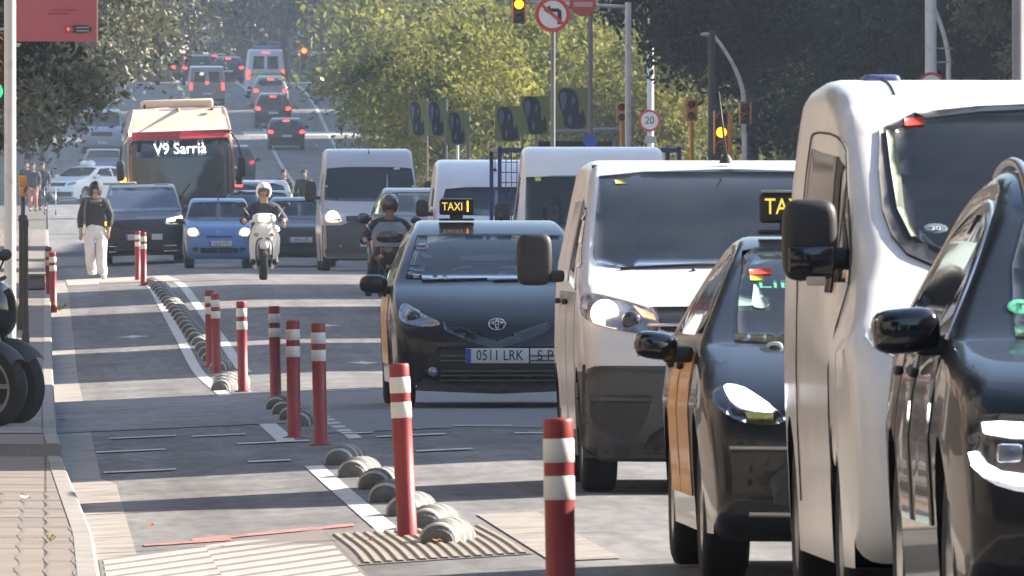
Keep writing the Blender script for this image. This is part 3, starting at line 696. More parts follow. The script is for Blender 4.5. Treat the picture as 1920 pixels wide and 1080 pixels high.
    def mirrors(s, x, y, z, d, mat, arm=True, both=True, e=.6, rot=0):
        for sg in ((-1, 1) if both else (-1,)):
            b = MB().ell((sg * x, y, z), (d[0] / 2, d[1] / 2, d[2] / 2), mat, 18, 12, e, rot=(0, sg * rot, 0))
            if arm: b.box((sg * (x - d[0] * .5), y + .02, z - d[2] * .32), (d[0] * .7, .07, .07), dark, bev=.02)
            m = b.build('wing_mirror', s.root)
            MB().box((sg * x, y + d[1] / 2 - .004, z), (d[0] * .8, .01, d[2] * .78), glass, bev=.004).build('mirror_glass', m)
    def plate(s, x, z, text, wd=.52, h=.11, rearside=False, band=True, eps=.015, extra=None):
        y = s.hit(x, z, -1 if rearside else 1); sg = 1 if rearside else -1
        y = min(s.hit(x + q, z, 1) for q in (-.2, 0, .2)) if not rearside else max(s.hit(x + q, z, -1) for q in (-.2, 0, .2))
        b = MB().box((x, y + sg * eps, z), (wd, .014, h), plate_w, bev=.004)
        f = y + sg * (eps + .0085)
        if band: b.box((x - (wd / 2 - .022) * (1 if not rearside else -1), f, z), (.042, .004, h - .006), plate_b)
        if text:
            mt = UP((x + (.02 if band else 0), f - .001, z), 0) if not rearside else UP((x - .02, f + .001, z), math.pi)
            b.text(text, h * .98, ink, mt, .001, xs=.80 if len(text) > 5 else .9)
        return b.build('number_plate', s.root)
    def wipers(s, a, c):
        b = MB()
        for (x0, z0), (x1, z1) in (a, c):
            b.tube([(x0, s.hit(x0, z0) - .02, z0), ((x0 + x1) / 2, s.hit((x0 + x1) / 2, (z0 + z1) / 2) - .02, (z0 + z1) / 2), (x1, s.hit(x1, z1) - .02, z1)], .009, dark, 5)
        return b.build('wiper', s.root)
    def doors(s, cuts, z0, z1, mat=None, sides=(-1, 1), handle=True):
        for sg in sides:
            for (ya, yb) in cuts:
                d = s.side([(ya, z0), (yb, z0), (yb, z1), (ya, z1)], 'door', mat or s.paint, sg=sg, eps=.006, sm=0, step=.15)
                if handle:
                    yh = yb - .16; zh = z1 - .06
                    MB().box((sg * (s.W(yh, zh) + .022), yh, zh), (.03, .17, .035), dark if not mat else s.paint, bev=.012).build('handle', d)
def cyl_lamp(v, x, z, rad, mat, name, parent, d=1, eps=.012, ring=None):
    y = v.hit(x, z, d); b = MB().lathe([(rad, .01), (rad * .95, -.012), (rad * .5, -.022), (.001, -.026)], mat, 'y', n=20)
    o = b.build(name, parent, (x, y - d * eps, z))
    if d < 0: o.rotation_euler = (0, 0, math.pi)
    return o
def sq(cx, cz, w_, h_): return [(cx - w_ / 2, cz - h_ / 2), (cx + w_ / 2, cz - h_ / 2), (cx + w_ / 2, cz + h_ / 2), (cx - w_ / 2, cz + h_ / 2)]
white_paint = paint('paint_white', (.80, .79, .77)); white_paint2 = paint('paint_white_silver', (.62, .63, .66))
black_paint = paint('paint_black', (.013, .014, .018)); yellow_paint = M('paint_taxi_yellow', (.78, .34, .02), .4, coat=.25, noise=(3, .08))
grey_bumper = M('bumper_grey', (.075, .075, .078), .55, noise=(4, .15), bump=(200, .15, .004))
def taxi_sign(v, x, y, z, tilt=0):
    b = MB().box((0, 0, .085), (.29, .10, .13), dark, bev=.015).box((0, .01, .0), (.11, .09, .06), dark, bev=.01).box((0, 0, -.02), (.30, .16, .02), dark, bev=.008).box((0, -.01, .156), (.27, .11, .012), steel, bev=.004)
    b.text('TAXI', .098, M('sign_amber', (.75, .50, .06), .4, emit=.35, ecol=(1, .66, .10)), UP((-.035, -.0525, .088)), .001, .82)
    b.text('1', .135, M('sign_amber_lit', (1, .5, .02), .4, emit=1.2, ecol=(1, .42, .02)), UP((.095, -.0525, .088)), .002, .95)
    return b.build('taxi_roof_sign', v.root, (x, y, z))
V_CAR = [(0, .95), (.5, .985), (.75, 1.0), (.98, .97), (1.05, .94), (1.35, .80), (1.5, .70), (1.62, .66)]

# ---- the black estate taxi in the middle
v = Vehicle('taxi_estate', 'black taxi with number plate 0511 LRK, left of the grey bumpered white van', 'taxi', 3.764, 115.5,
    [(.16, .19), (.03, .24), (0, .34), (0, .50), (.04, .64), (.12, .74), (.42, .89), (.75, .985), (1.06, 1.045), (1.6, 1.29), (2.1, 1.455), (2.6, 1.55), (3.2, 1.585), (3.9, 1.52), (4.3, 1.28), (4.52, 1.0), (4.6, .7), (4.55, .3), (4.45, .22)],
    .888, V_CAR, (.93, 3.71), .315, black_paint, bow=.22, r=.075)
v.front(v.px([(934, 441), (786, 441), (760, 527), (934, 528)], 1.5), 'windscreen', glass, sm=2, mirror=0) if 0 else None
c0 = (lambda pts, dy: [p for p in v.px(pts, dy)])
wl = c0([(786, 442), (772, 482), (759, 526)], 1.6)
wp_ = [(wl[0][0], wl[0][1]), (wl[1][0], wl[1][1]), (wl[2][0], wl[2][1] + .012)]
v.front([(0, wl[0][1] + .012)] + wp_ + [(-.45, wl[2][1] + .0), (0, wl[2][1] - .005)], 'windscreen', clear_glass, mirror=1, step=.06)
v.cut([(a * 1.01, c) for a, c in wp_] + [(-a * 1.01, c) for a, c in reversed(wp_)])
v.rear([(-.5, 1.44), (.5, 1.44), (.62, 1.10), (-.62, 1.10)], 'rear_window', clear_glass, sm=1); v.cut([(-.52, 1.46), (.52, 1.46), (.64, 1.08), (-.64, 1.08)], 'rear'); v.cabin((-.36, .36), 2.35, .52, dashy=1.35)
for x in (-.4, 0, .4): MB().box((x, 3.25, 1.12), (.24, .09, .17), dark, bev=.04).build('rear_headrest', v.root)
v.wipers((((-.62), 1.055), (-.02, 1.075)) and (((-.60, 1.06), (-.05, 1.085)), ((.02, 1.06), (.55, 1.09))), None) if 0 else v.wipers(((-.60, 1.065), (-.05, 1.08)), ((.0, 1.065), (.55, 1.08)))
hl = v.px([(757, 566), (772, 574), (800, 594), (828, 605), (817, 615), (780, 613), (755, 606), (747, 590)], .2)
for sg in (-1, 1):
    h = v.front([(sg * abs(a), c) for a, c in hl], 'headlamp', lens, sm=1, step=.04)
    q = v.loc2(776, 595, .2); cyl_lamp(v, sg * abs(q[0]), q[1], .055, lens_dark, 'projector', h); 
    q = v.loc2(776, 595, .2); y = v.hit(sg * abs(q[0]), q[1]); MB().lathe([(.060, 0), (.066, -.012), (.072, 0)], chrome, 'y', n=20).build('lamp_ring', h, (sg * abs(q[0]), y - .01, q[1]))
    q = v.loc2(807, 609, .1); v.front([(sg * abs(a), c) for a, c in [(q[0] - .05, q[1] + .01), (q[0] + .06, q[1] + .015), (q[0] + .05, q[1] - .02), (q[0] - .05, q[1] - .02)]], 'indicator', M('lens_orange', (.45, .26, .17), .2, coat=1), sm=1, eps=.012, parent=h)
gr = v.px([(934, 637), (934, 655), (880, 640), (835, 620), (830, 603), (880, 618)], .05)
v.front([(0, gr[0][1])] + [(a, c) for a, c in gr[5:2:-1]] + [(gr[2][0], gr[2][1]), (0, gr[1][1])], 'grille', gloss_black, mirror=1, step=.05)
lg = v.px([(934, 650), (822, 650), (805, 672), (790, 708), (778, 732), (934, 738)], .03)
v.front([(0, lg[0][1])] + lg[1:5] + [(0, lg[5][1])], 'lower_grille', dark, mirror=1, step=.06, eps=.004)
b = MB()
for zz in (.235, .275, .315, .40, .44):
    b.box((0, v.hit(0, zz) - .012, zz), (.95, .012, .012), gloss_black)
b.build('grille_bar', v.root)
for sg in (-1, 1):
    q = v.loc2(812, 697, .05); f = cyl_lamp(v, sg * abs(q[0]), q[1], .042, lens, 'fog_lamp', v.root)
y0 = v.hit(0, .70) - .015; q = v.loc2(932, 608, .05)
b = MB()      # emblem of three ellipses
def ring(b, cx, cz, rx, rzz, y, wd, mat, n=24):
    vs = []
    for k in range(n):
        a = 2 * math.pi * k / n
        for m_, dd in ((1, 0), (1 - wd / min(rx, rzz), 0)): vs.append((cx + rx * m_ * math.cos(a), y, cz + rzz * m_ * math.sin(a)))
        vs.append((cx + rx * (1 - wd / min(rx, rzz) / 2) * math.cos(a), y - .008, cz + rzz * (1 - wd / min(rx, rzz) / 2) * math.sin(a)))
    fs = []
    for k in range(n):
        j = (k + 1) % n; fs += [(3 * k, 3 * j, 3 * j + 2, 3 * k + 2), (3 * k + 2, 3 * j + 2, 3 * j + 1, 3 * k + 1)]
    b.add(vs, fs, mat, True)
ye = min(v.hit(0, q[1] + d) for d in (-.04, 0, .04)) - .01
b.box((0, ye + .008, q[1]), (.12, .012, .08), gloss_black, bev=.005)
ring(b, 0, q[1], .076, .052, ye, .010, chrome); ring(b, 0, q[1] + .012, .052, .017, ye, .008, chrome); ring(b, 0, q[1], .018, .046, ye, .008, chrome)
b.build('emblem', v.root)
v.plate(0, v.loc2(934, 667, 0)[1], '0511 LRK', .525, .125)
v.plate(.40, v.loc2(934, 667, 0)[1], 'S P', .25, .125, band=False)
v.mirrors(1.0, 1.35, v.loc2(712, 533, 1.3)[1], (.24, .16, .16), black_paint, e=.75)
for sg in (-1, 1):
    v.side([(1.30, 1.06), (1.75, 1.25), (2.3, 1.42), (2.9, 1.47), (3.6, 1.44), (4.1, 1.28), (4.2, 1.07)], 'side_window', clear_glass, sg=sg, sm=1, step=.15)
v.cut([(1.45, 1.08), (1.75, 1.25), (2.3, 1.42), (2.9, 1.47), (3.6, 1.44), (4.0, 1.28), (4.1, 1.08)], 'side')
v.doors([(1.42, 2.45), (2.50, 3.42)], .36, 1.0, yellow_paint)
taxi_sign(v, v.loc2(856, 405, 2.7)[0], 2.75, 1.60)
MB().tube([(0, 0, 0), (0, .02, .04), (0, .2, .05)], [.018, .014, .005], dark, 6).build('antenna', v.root, (.15, 3.6, 1.575))
for x in (-.33, .36):     # seats seen through the glass as dark forms, papers in the corner
    pass
v.front(v.px([(778, 462), (796, 462), (796, 470), (778, 470)], 2.0), 'windscreen_sticker', M('sticker_dim_red', (.12, .03, .035), .3), eps=.008)
v.front(v.px([(768, 498), (792, 500), (790, 512), (766, 508)], 1.3), 'windscreen_sticker', M('sticker_dim_blue', (.03, .07, .16), .3), eps=.008)
TAXI_ESTATE = v

# ---- white van with grey bumper
v = Vehicle('panel_van', 'white panel van with a big grey bumper and glowing headlamp behind the nearest taxi', 'van', 3.99, 78.3,
    [(.18, .18), (.05, .24), (.02, .40), (0, .60), (.02, .74), (.10, .93), (.22, 1.03), (.55, 1.17), (.95, 1.25), (1.5, 1.52), (1.95, 1.74), (2.3, 1.85), (2.8, 1.90), (4.0, 1.91), (4.85, 1.86), (4.95, 1.7), (4.96, 1.0), (4.95, .3)],
    .96, [(0, .96), (.5, .985), (.8, 1.0), (1.1, .995), (1.3, .975), (1.7, .89), (1.9, .84)], (.88, 4.16), .33, white_paint, bow=.26, r=.10, taper=.05, rimm=steel, spokes=5)
wp = v.px([(1135, 330), (1122, 400), (1111, 478), (1116, 500)], 1.3)
v.front([(0, v.loc2(1400, 318, 2.1)[1])] + [(-.52, v.loc2(1140, 323, 2.1)[1]), (wp[0][0] - .0, wp[0][1]), wp[1], wp[2], wp[3], (-.6, v.loc2(1200, 507, .9)[1]), (0, v.loc2(1300, 500, .9)[1] - .01)], 'windscreen', clear_glass, mirror=1, step=.07)
wq = [(-.52, v.loc2(1140, 323, 2.1)[1]), wp[0], wp[1], wp[2], wp[3]]; v.cut(wq + [(-a, c) for a, c in reversed(wq)]); v.cabin((-.45, .1, .5), 2.3, .72, dashy=1.15); MB().box((0, 2.62, 1.25), (1.60, .05, 1.25), M('bulkhead', (.10, .105, .11), .7, noise=(3, .15))).build('bulkhead', v.root)
MB().box((-.30, 1.02, 1.16), (.28, .20, .01), sticker_w, rot=(R(-8), 0, .2)).build('paper', v.root)
v.wipers(((-.70, 1.275), (-.02, 1.31)), ((.05, 1.275), (.72, 1.31)))
hp = v.px([(1097, 552), (1120, 551), (1180, 566), (1225, 581), (1236, 602), (1232, 626), (1205, 628), (1150, 618), (1105, 604), (1092, 585)], .25)
for sg in (-1, 1):
    h = v.front([(sg * -a, c) for a, c in hp], 'headlamp', lens, sm=1, step=.05)
    q = v.loc2(1136, 588, .2); cyl_lamp(v, -sg * q[0] if sg < 0 else q[0] * sg * 1, q[1], .082, bulb_hot if sg > 0 else bulb_warm, 'bulb', h, eps=.02) if 0 else cyl_lamp(v, sg * q[0] * (1), q[1], .080, bulb_hot, 'bulb', h, eps=.02)
    q = v.loc2(1186, 602, .1); cyl_lamp(v, sg * q[0], q[1], .055, lens_dark, 'reflector', h, eps=.015)
    q = v.loc2(1212, 590, .1); v.front([(sg * a, c) for a, c in [(q[0] - .06, q[1] + .04), (q[0] + .05, q[1] - .01), (q[0] + .06, q[1] - .035), (q[0] - .01, q[1] - .02)]], 'indicator', M('lens_orange_lit', (.8, .40, .20), .2, emit=.35, ecol=(1, .5, .25)), eps=.014, parent=h)
gp = v.px([(1438, 575), (1222, 577), (1236, 598), (1240, 618), (1270, 628), (1438, 640)], .1)
v.front([(0, gp[0][1])] + gp[1:5] + [(0, gp[5][1])], 'grille', dark, mirror=1, step=.05)
for zz in (.955, .905): 
    b = MB(); b.tube([(x, v.hit(x, zz) - .02, zz) for x in (-.58, -.4, -.2, 0, .2, .4, .58)], .014, chrome, 6); b.build('grille_bar', v.root)
bp = v.px([(1438, 700), (1200, 696), (1120, 688), (1090, 684), (1084, 720), (1083, 800), (1100, 880), (1180, 930), (1438, 935)], .15)
bp = [(max(a, -.93), max(c, .21)) for a, c in bp]
v.front([(0, bp[0][1])] + bp[1:8] + [(0, bp[8][1])], 'bumper', grey_bumper, mirror=1, step=.07, eps=.012)
v.repaint(lambda c: c.y < .95 and c.z < .72 or c.z < .42, grey_bumper)
for sg in (-1, 1):
    fi = v.px([(1114, 742), (1222, 742), (1218, 770), (1196, 818), (1180, 826), (1122, 806), (1113, 775)], .1)
    f = v.front([(sg * -a, c) for a, c in fi], 'fog_lamp_recess', M('bumper_recess', (.04, .04, .042), .6), sm=1, eps=.016, wall=.02)
    v.front([(sg * -a, c) for a, c in v.px([(1114, 742), (1222, 742), (1221, 752), (1114, 752)], .1)], 'recess_edge', grey_bumper, eps=.024, parent=f)
lp = v.px([(1438, 800), (1260, 790), (1222, 815), (1205, 850), (1230, 880), (1438, 885)], .05)
lp = [(a, max(c, .24)) for a, c in lp]
v.front([(0, lp[0][1])] + lp[1:5] + [(0, lp[5][1])], 'lower_grille', dark, mirror=1, step=.08, eps=.018)
v.plate(0, .50, '4713 LKV', .52, .11)
v.mirrors(1.185, 1.25, v.loc2(1046, 487, 1.2)[1], (.205, .15, .30), dark, e=.45)
for sg in (-1, 1):
    v.side([(1.15, 1.30), (1.8, 1.62), (2.25, 1.68), (2.3, 1.2), (1.2, 1.15)], 'side_window', glass, sg=sg, step=.15)
    v.side([(2.42, 1.2), (2.42, 1.66), (3.4, 1.66), (3.4, 1.2)], 'side_panel', white_paint, sg=sg, step=.2, eps=.004)
v.doors([(1.15, 2.35), (2.42, 3.45)], .35, 1.14)
MB().lathe([(.045, 0), (.03, .03), (.015, .05)], dark, c=(0, 0, 0)).tube([(0, 0, .03), (-.04, .10, .42)], [.009, .005], dark, 6).build('antenna', v.root, (-.02, 2.5, 1.885))
v.front(v.px([(1154, 341), (1176, 341), (1176, 348), (1154, 348)], 2.0), 'windscreen_sticker', M('sticker_dim_yellow', (.30, .33, .05), .3), eps=.009)
cyl_lamp(v, v.loc2(1303, 506, .85)[0], v.loc2(1303, 506, .85)[1], .012, dark, 'washer_jet', v.root)

# ---- nearest taxi: black saloon with yellow doors
v = Vehicle('taxi_saloon', 'black saloon taxi with yellow doors squeezed between two white vans, green letters in its windscreen', 'taxi', 3.63, 57.5,
    [(.16, .17), (.03, .22), (0, .34), (.01, .48), (.06, .62), (.16, .74), (.5, .87), (1.0, .975), (1.22, 1.0), (1.75, 1.25), (2.2, 1.40), (2.7, 1.455), (3.2, 1.43), (3.8, 1.24), (4.1, 1.08), (4.45, 1.02), (4.56, .9), (4.57, .4), (4.5, .22)],
    .90, [(0, .95), (.5, .985), (.75, 1.0), (.92, .97), (1.0, .94), (1.25, .80), (1.45, .66)], (.9, 3.6), .325, black_paint, bow=.24, r=.075)
wl = v.px([(1402, 470), (1383, 560), (1366, 668)], 1.7)
v.front([(0, 1.415), (wl[0][0] + .05, 1.395), (wl[0][0], wl[0][1] - .03), wl[1], (wl[2][0], 1.0), (-.5, .985), (0, .98)], 'windscreen', clear_green, mirror=1, step=.06)
wp_ = [(wl[0][0] + .05, 1.395), wl[0], wl[1], (wl[2][0], 1.0)]; v.cut(wp_ + [(-a, c) for a, c in reversed(wp_)]); v.rear([(-.5, 1.38), (.5, 1.38), (.62, 1.12), (-.62, 1.12)], 'rear_window', clear_glass, sm=1); v.cut([(-.5, 1.38), (.5, 1.38), (.62, 1.12), (-.62, 1.12)], 'rear'); v.cabin((-.37, .37), 2.4, .45, dashy=1.45)
hp = v.px([(1352, 722), (1400, 730), (1458, 770), (1478, 790), (1440, 800), (1385, 792), (1352, 770), (1338, 745)], .25)
for sg in (-1, 1):
    h = v.front([(sg * -a, c) for a, c in hp], 'headlamp', lens_dark, sm=1, step=.05)
    v.front([(sg * -a, c) for a, c in v.px([(1362, 726), (1396, 730), (1420, 745), (1452, 768), (1448, 776), (1416, 772), (1386, 764), (1370, 748)], .2)], 'daytime_lamp', bulb_white, sm=1, step=.04, eps=.016, parent=h)
    v.front([(sg * -a, c) for a, c in v.px([(1400, 778), (1450, 778), (1450, 788), (1405, 788)], .2)], 'lower_lamp', M('lens_yellowish', (.22, .22, .08), .2, emit=.03, ecol=(.9, .95, .3)), step=.04, eps=.016, parent=h)
v.front([(0, .72), (-.35, .70), (-.42, .64), (-.3, .60), (0, .59)], 'grille', gloss_black, mirror=1, eps=.006)
v.front([(0, .52), (-.52, .52), (-.62, .43), (-.60, .33), (-.4, .30), (0, .30)], 'lower_grille', dark, mirror=1, eps=.006)
b = MB(); b.tube([(x, v.hit(x, .285) - .015, .285) for x in (-.7, -.45, -.2, 0, .2, .45, .7)], .012, steel, 6); b.build('bumper_trim', v.root)
b = MB(); b.tube([(x, v.hit(x, .56) - .012, .56) for x in (-.78, -.5, -.2, 0, .2, .5, .78)], .010, steel, 6); b.build('bumper_trim', v.root)
v.plate(0, .42, '7386 LMN', .52, .11)
v.mirrors(1.03, 1.55, v.loc2(1258, 648, 1.5)[1], (.19, .14, .12), gloss_black, e=.7, rot=-.12)
for sg in (-1, 1):
    v.side([(1.45, 1.02), (1.9, 1.22), (2.4, 1.36), (3.0, 1.36), (3.6, 1.20), (3.75, 1.02)], 'side_window', clear_glass, sg=sg, sm=1, step=.15)
v.cut([(1.55, 1.03), (1.9, 1.22), (2.4, 1.36), (3.0, 1.36), (3.5, 1.20), (3.65, 1.03)], 'side')
v.doors([(1.40, 2.42), (2.47, 3.28)], .34, .95, yellow_paint)
taxi_sign(v, v.loc2(1485, 440, 2.6)[0], 2.55, 1.485)
mt = lambda px_, py_, dy, x_=0: None
def glass_text(v, string, px_, py_, size, mat, dy=1.5, xs=.9):
    x, z = v.loc2(px_, py_, dy); y = v.hit(x, z); y2 = v.hit(x, z + .1); a = math.atan2(y2 - y, .1)
    b = MB(); m = Matrix.Translation((x, y - .012, z)) @ Euler((R(90) - a, 0, 0)).to_matrix().to_4x4(); b.text(string, size, mat, m, .001, xs); return b.build('windscreen_sticker', v.root)
glass_text(v, 'LIBRE', 1482, 533, .14, sticker_g, 1.9)
v.front(v.px([(1402, 509), (1442, 507), (1442, 517), (1402, 519)], 2.0), 'windscreen_sticker', sticker_r, eps=.010)
v.front(v.px([(1402, 521), (1426, 521), (1426, 529), (1402, 529)], 2.0), 'windscreen_sticker', sticker_y, eps=.010)
v.front(v.px([(1404, 560), (1412, 530), (1424, 556), (1434, 570), (1426, 582), (1400, 578)], 1.9), 'air_freshener', M('sticker_pale', (.35, .45, .42), .4), eps=.010, sm=1)
x, z = v.loc2(1445, 650, 1.35); y = v.hit(x, z); b = MB(); b.ell((x, y - .012, z), (.036, .006, .024), sticker_w, 14, 6, .8); b.ell((x, y - .020, z - .002), (.024, .005, .010), glass_green, 12, 6); b.build('windscreen_sticker', v.root)

# ---- nearest white van
v = Vehicle('panel_van', 'nearest white van, tall and sunlit, with a large black wing mirror', 'van', 3.93, 51.0,
    [(.18, .22), (.05, .28), (.0, .42), (0, .62), (.03, .80), (.12, .98), (.35, 1.10), (.75, 1.22), (1.0, 1.28), (1.45, 1.55), (1.8, 1.77), (2.1, 1.93), (2.6, 2.03), (3.6, 2.06), (4.75, 2.02), (4.98, 1.86), (5.0, 1.0), (4.98, .3)],
    .978, [(0, .96), (.5, .985), (.8, 1.0), (1.1, 1.0), (1.3, .995), (1.65, .965), (1.85, .94), (1.97, .92)], (1.0, 4.1), .335, white_paint, bow=.22, r=.10, taper=.05, tg=.30, rimm=steel, spokes=5)
wl = v.px([(1662, 245), (1652, 320), (1652, 400), (1664, 445), (1690, 480), (1745, 506)], 1.5)
v.front([(0, v.loc2(1900, 196, 2.0)[1]), (-.35, v.loc2(1800, 203, 2.0)[1]), (-.60, v.loc2(1730, 215, 1.9)[1])] + wl + [(-.4, v.loc2(1850, 518, 1.0)[1]), (0, v.loc2(1900, 522, 1.0)[1])], 'windscreen', M('glass_border', (.03, .028, .03), .15, coat=1), mirror=1, step=.07) if 0 else None
gb = M('glass_border', (.022, .020, .022), .45)
ou = [(-.60, v.loc2(1730, 215, 1.9)[1])] + wl + [(-.4, v.loc2(1850, 518, 1.0)[1])]; il = v.px([(1690, 245), (1682, 320), (1684, 400), (1694, 430), (1720, 458), (1770, 478)], 1.5); inn = [(-.56, v.loc2(1740, 226, 1.9)[1])] + il + [(-.4, v.loc2(1850, 494, 1.0)[1])]
for sg in (-1, 1): v.front([(sg * -a, c) for a, c in ou] + [(sg * -a, c) for a, c in reversed(inn)], 'glass_border', gb, step=.06, eps=.013)
v.front([(0, v.loc2(1900, 196, 2.0)[1]), (-.35, v.loc2(1800, 203, 2.0)[1]), ou[0], inn[0], (-.35, v.loc2(1800, 214, 2.0)[1]), (0, v.loc2(1900, 206, 2.0)[1])], 'glass_border', gb, mirror=1, step=.1, eps=.012)
v.front([(0, v.loc2(1900, 522, 1.0)[1]), ou[-1], inn[-1], (0, v.loc2(1900, 498, 1.0)[1])], 'glass_border', gb, mirror=1, step=.1, eps=.012)
wl = v.px([(1690, 245), (1682, 320), (1684, 400), (1694, 430), (1720, 458), (1770, 478)], 1.5)
v.front([(0, v.loc2(1900, 206, 2.0)[1]), (-.35, v.loc2(1800, 214, 2.0)[1]), (-.56, v.loc2(1740, 226, 1.9)[1])] + wl + [(-.4, v.loc2(1850, 494, 1.0)[1]), (0, v.loc2(1900, 498, 1.0)[1])], 'windscreen_pane', clear_glass, mirror=1, step=.07, eps=.010); pq = [(-.35, v.loc2(1800, 216, 2.0)[1]), (-.56, v.loc2(1740, 228, 1.9)[1])] + wl + [(-.4, v.loc2(1850, 492, 1.0)[1])]; v.cut(pq + [(-a, c) for a, c in reversed(pq)]); v.cabin((-.45, .1, .5), 2.35, .72, dashy=1.2); MB().box((0, 2.68, 1.32), (1.65, .05, 1.36), M('bulkhead', (.10, .105, .11), .7, noise=(3, .15))).build('bulkhead', v.root); MB().box((-.25, 1.45, 1.16), (.30, .02, .20), sticker_w, rot=(R(-50), 0, 0)).build('paper', v.root) if 0 else None
v.front(v.px([(1698, 228), (1734, 226), (1734, 240), (1698, 242)], 1.9), 'windscreen_sticker', sticker_r, eps=.016)
v.front(v.px([(1670, 252), (1684, 252), (1689, 330), (1690, 400), (1708, 452), (1697, 452), (1676, 400), (1671, 320)], 1.6), 'pillar_trim', M('pillar_trim_pale', (.30, .34, .26), .5), eps=.022, step=.04)
x, z = v.loc2(1757, 428, 1.2); y = v.hit(x, z); y2 = v.hit(x, z + .1); a_ = math.atan2(y2 - y, .1)
b = MB(); b.ell((x, y - .018, z), (.048, .004, .036), M('sticker_faint', (.13, .17, .20), .4), 20, 6, rot=(-a_, 0, 0)); b.text('20', .04, sticker_w, Matrix.Translation((x, y - .030, z)) @ Euler((R(90) - a_, 0, 0)).to_matrix().to_4x4(), .001); b.build('windscreen_sticker', v.root)
v.front([(0, 1.02), (-.5, 1.0), (-.55, .93), (0, .90)], 'grille', dark, mirror=1)
for sg in (-1, 1):
    v.front([(sg * a, c) for a, c in [(.58, .92), (.85, 1.0), (.90, 1.08), (.80, 1.10), (.6, 1.0)]], 'headlamp', lens, sm=1)
    v.side([(1.30, 1.26), (1.62, 1.52), (1.66, 1.70), (1.70, 1.26)], 'quarter_window', glass, sg=sg, step=.12)
    v.side([(1.95, 1.28), (1.97, 1.74), (3.2, 1.78), (3.25, 1.26)], 'side_window', M('window_brown_reflection', (.075, .060, .050), .25, noise=(3, .15)), sg=sg, step=.12)  # brown reflection put into the pane colour
    v.side([(1.74, 1.22), (1.78, 1.70), (1.95, 1.74), (1.94, 1.22)], 'window_gap', ink, sg=sg, step=.1, eps=.008)
    b = MB(); pts = [(y, z) for y, z in chaikin([(1.2, .5), (1.22, 1.2), (1.62, 1.66), (1.78, 1.82), (3.3, 1.85), (3.42, 1.8), (3.44, .4)], 2)]
    b.tube([(sg * (v.W(y, z) + .002), y, z) for y, z in pts], .005, M('panel_gap', (.10, .095, .09), .8), 5, False); b.build('door_seam', v.root)
d = MB(); 
v.plate(0, .48, '2094 KZP', .52, .11)
for sg in (-1, 1):        # big two part mirror on a foot
    zc = v.loc2(1515, 460, 1.45)[1]; xm = v.loc2(1517, 460, 1.45)[0]
    b = MB(); b.ell((sg * abs(xm), 1.42, zc + .02), (.105, .09, .155), dark, 20, 14, .45); b.box((sg * (abs(xm) - .10), 1.45, zc - .05), (.12, .10, .085), dark, bev=.03)
    b.box((sg * abs(xm), 1.325, zc - .055), (.17, .02, .10), gloss_black, bev=.008)
    m = b.build('wing_mirror', v.root); MB().box((sg * abs(xm), 1.515, zc + .02), (.17, .01, .26), glass, bev=.004).build('mirror_glass', m)
    MB().box((sg * (abs(xm) - .02), 1.33, zc - .135), (.075, .03, .035), M('mirror_marker', (.62, .50, .40), .3), bev=.008).build('side_indicator', m)
MB().box((0, 0, 0), (.14, .4, .04), M('roof_vent_blue', (.10, .13, .30), .5), bev=.02).build('roof_hatch', v.root, (-.66, 3.3, 2.05))
b = MB(); b.tube([(-.70, .75, 1.20), (-.62, 1.2, 1.375), (-.60, 2.0, 1.8)], .004, M('panel_gap', (.1, .1, .1), .8), 5); 
b = MB(); pts = [(-.62, y) for y in (2.0, 2.3, 3, 4, 4.8)]; 
for sg in (-1, 1):
    q = MB(); vs_ = []
    for y in np.linspace(2.35, 4.85, 24):
        h = v.bvh.ray_cast(Vector((sg * .66, y, 5)), Vector((0, 0, -1)))[0]; vs_.append((sg * .66, y, (h.z if h else 1.9) + .003))
    q.tube(vs_, .005, dark, 5); q.build('roof_channel', v.root)
for sg in (-1, 1):
    y, z = .42, .98; MB().ell((sg * (v.W(y, z) - .005), 1.05, .74), (.012, .16, .17), white_paint, 16, 10).build('fuel_flap', v.root)

# ---- black sport utility car at the right edge
v = Vehicle('suv_car', 'black sport utility car with angled white lamp strips, cut by the right edge', 'car', 3.90, 45.2,
    [(.16, .22), (.03, .28), (0, .42), (0, .62), (.05, .80), (.16, .92), (.5, 1.0), (1.0, 1.06), (1.25, 1.09), (1.75, 1.38), (2.1, 1.56), (2.5, 1.65), (3.2, 1.66), (4.0, 1.58), (4.35, 1.25), (4.52, 1.0), (4.55, .6), (4.5, .3)],
    .925, [(0, .95), (.5, .985), (.75, 1.0), (1.0, .97), (1.08, .935), (1.35, .79), (1.55, .68), (1.68, .62)], (.92, 3.62), .35, black_paint, bow=.26, r=.085, zb=.24)
wl = v.px([(1912, 372), (1896, 500), (1886, 600), (1884, 632)], 1.7)
v.front([(0, 1.545), (wl[0][0] + .06, 1.53), (wl[0][0] + .03, 1.47), wl[1], wl[2], (wl[3][0], 1.085), (-.5, 1.075), (0, 1.07)], 'windscreen', clear_green, mirror=1, step=.06)
wp_ = [(wl[0][0] + .06, 1.53), wl[1], wl[2], (wl[3][0], 1.085)]; v.cut(wp_ + [(-a, c) for a, c in reversed(wp_)]); v.cabin((-.38, .38), 2.5, .55, dashy=1.5)
x, z = v.loc2(1915, 575, 1.35); y = v.hit(x, z); y2 = v.hit(x, z + .08); a_ = math.atan2(y2 - y, .08); b = MB(); b.ell((x, y - .015, z), (.045, .004, .05), sticker_g, 18, 6, rot=(-a_, 0, 0)); b.text('T', .055, ink, Matrix.Translation((x, y - .03, z)) @ Euler((R(90) - a_, 0, 0)).to_matrix().to_4x4(), .001); b.build('windscreen_sticker', v.root)
hp = v.px([(1822, 780), (1900, 775), (1990, 790), (2040, 830), (2000, 925), (1920, 925), (1850, 905), (1815, 860)], .25)
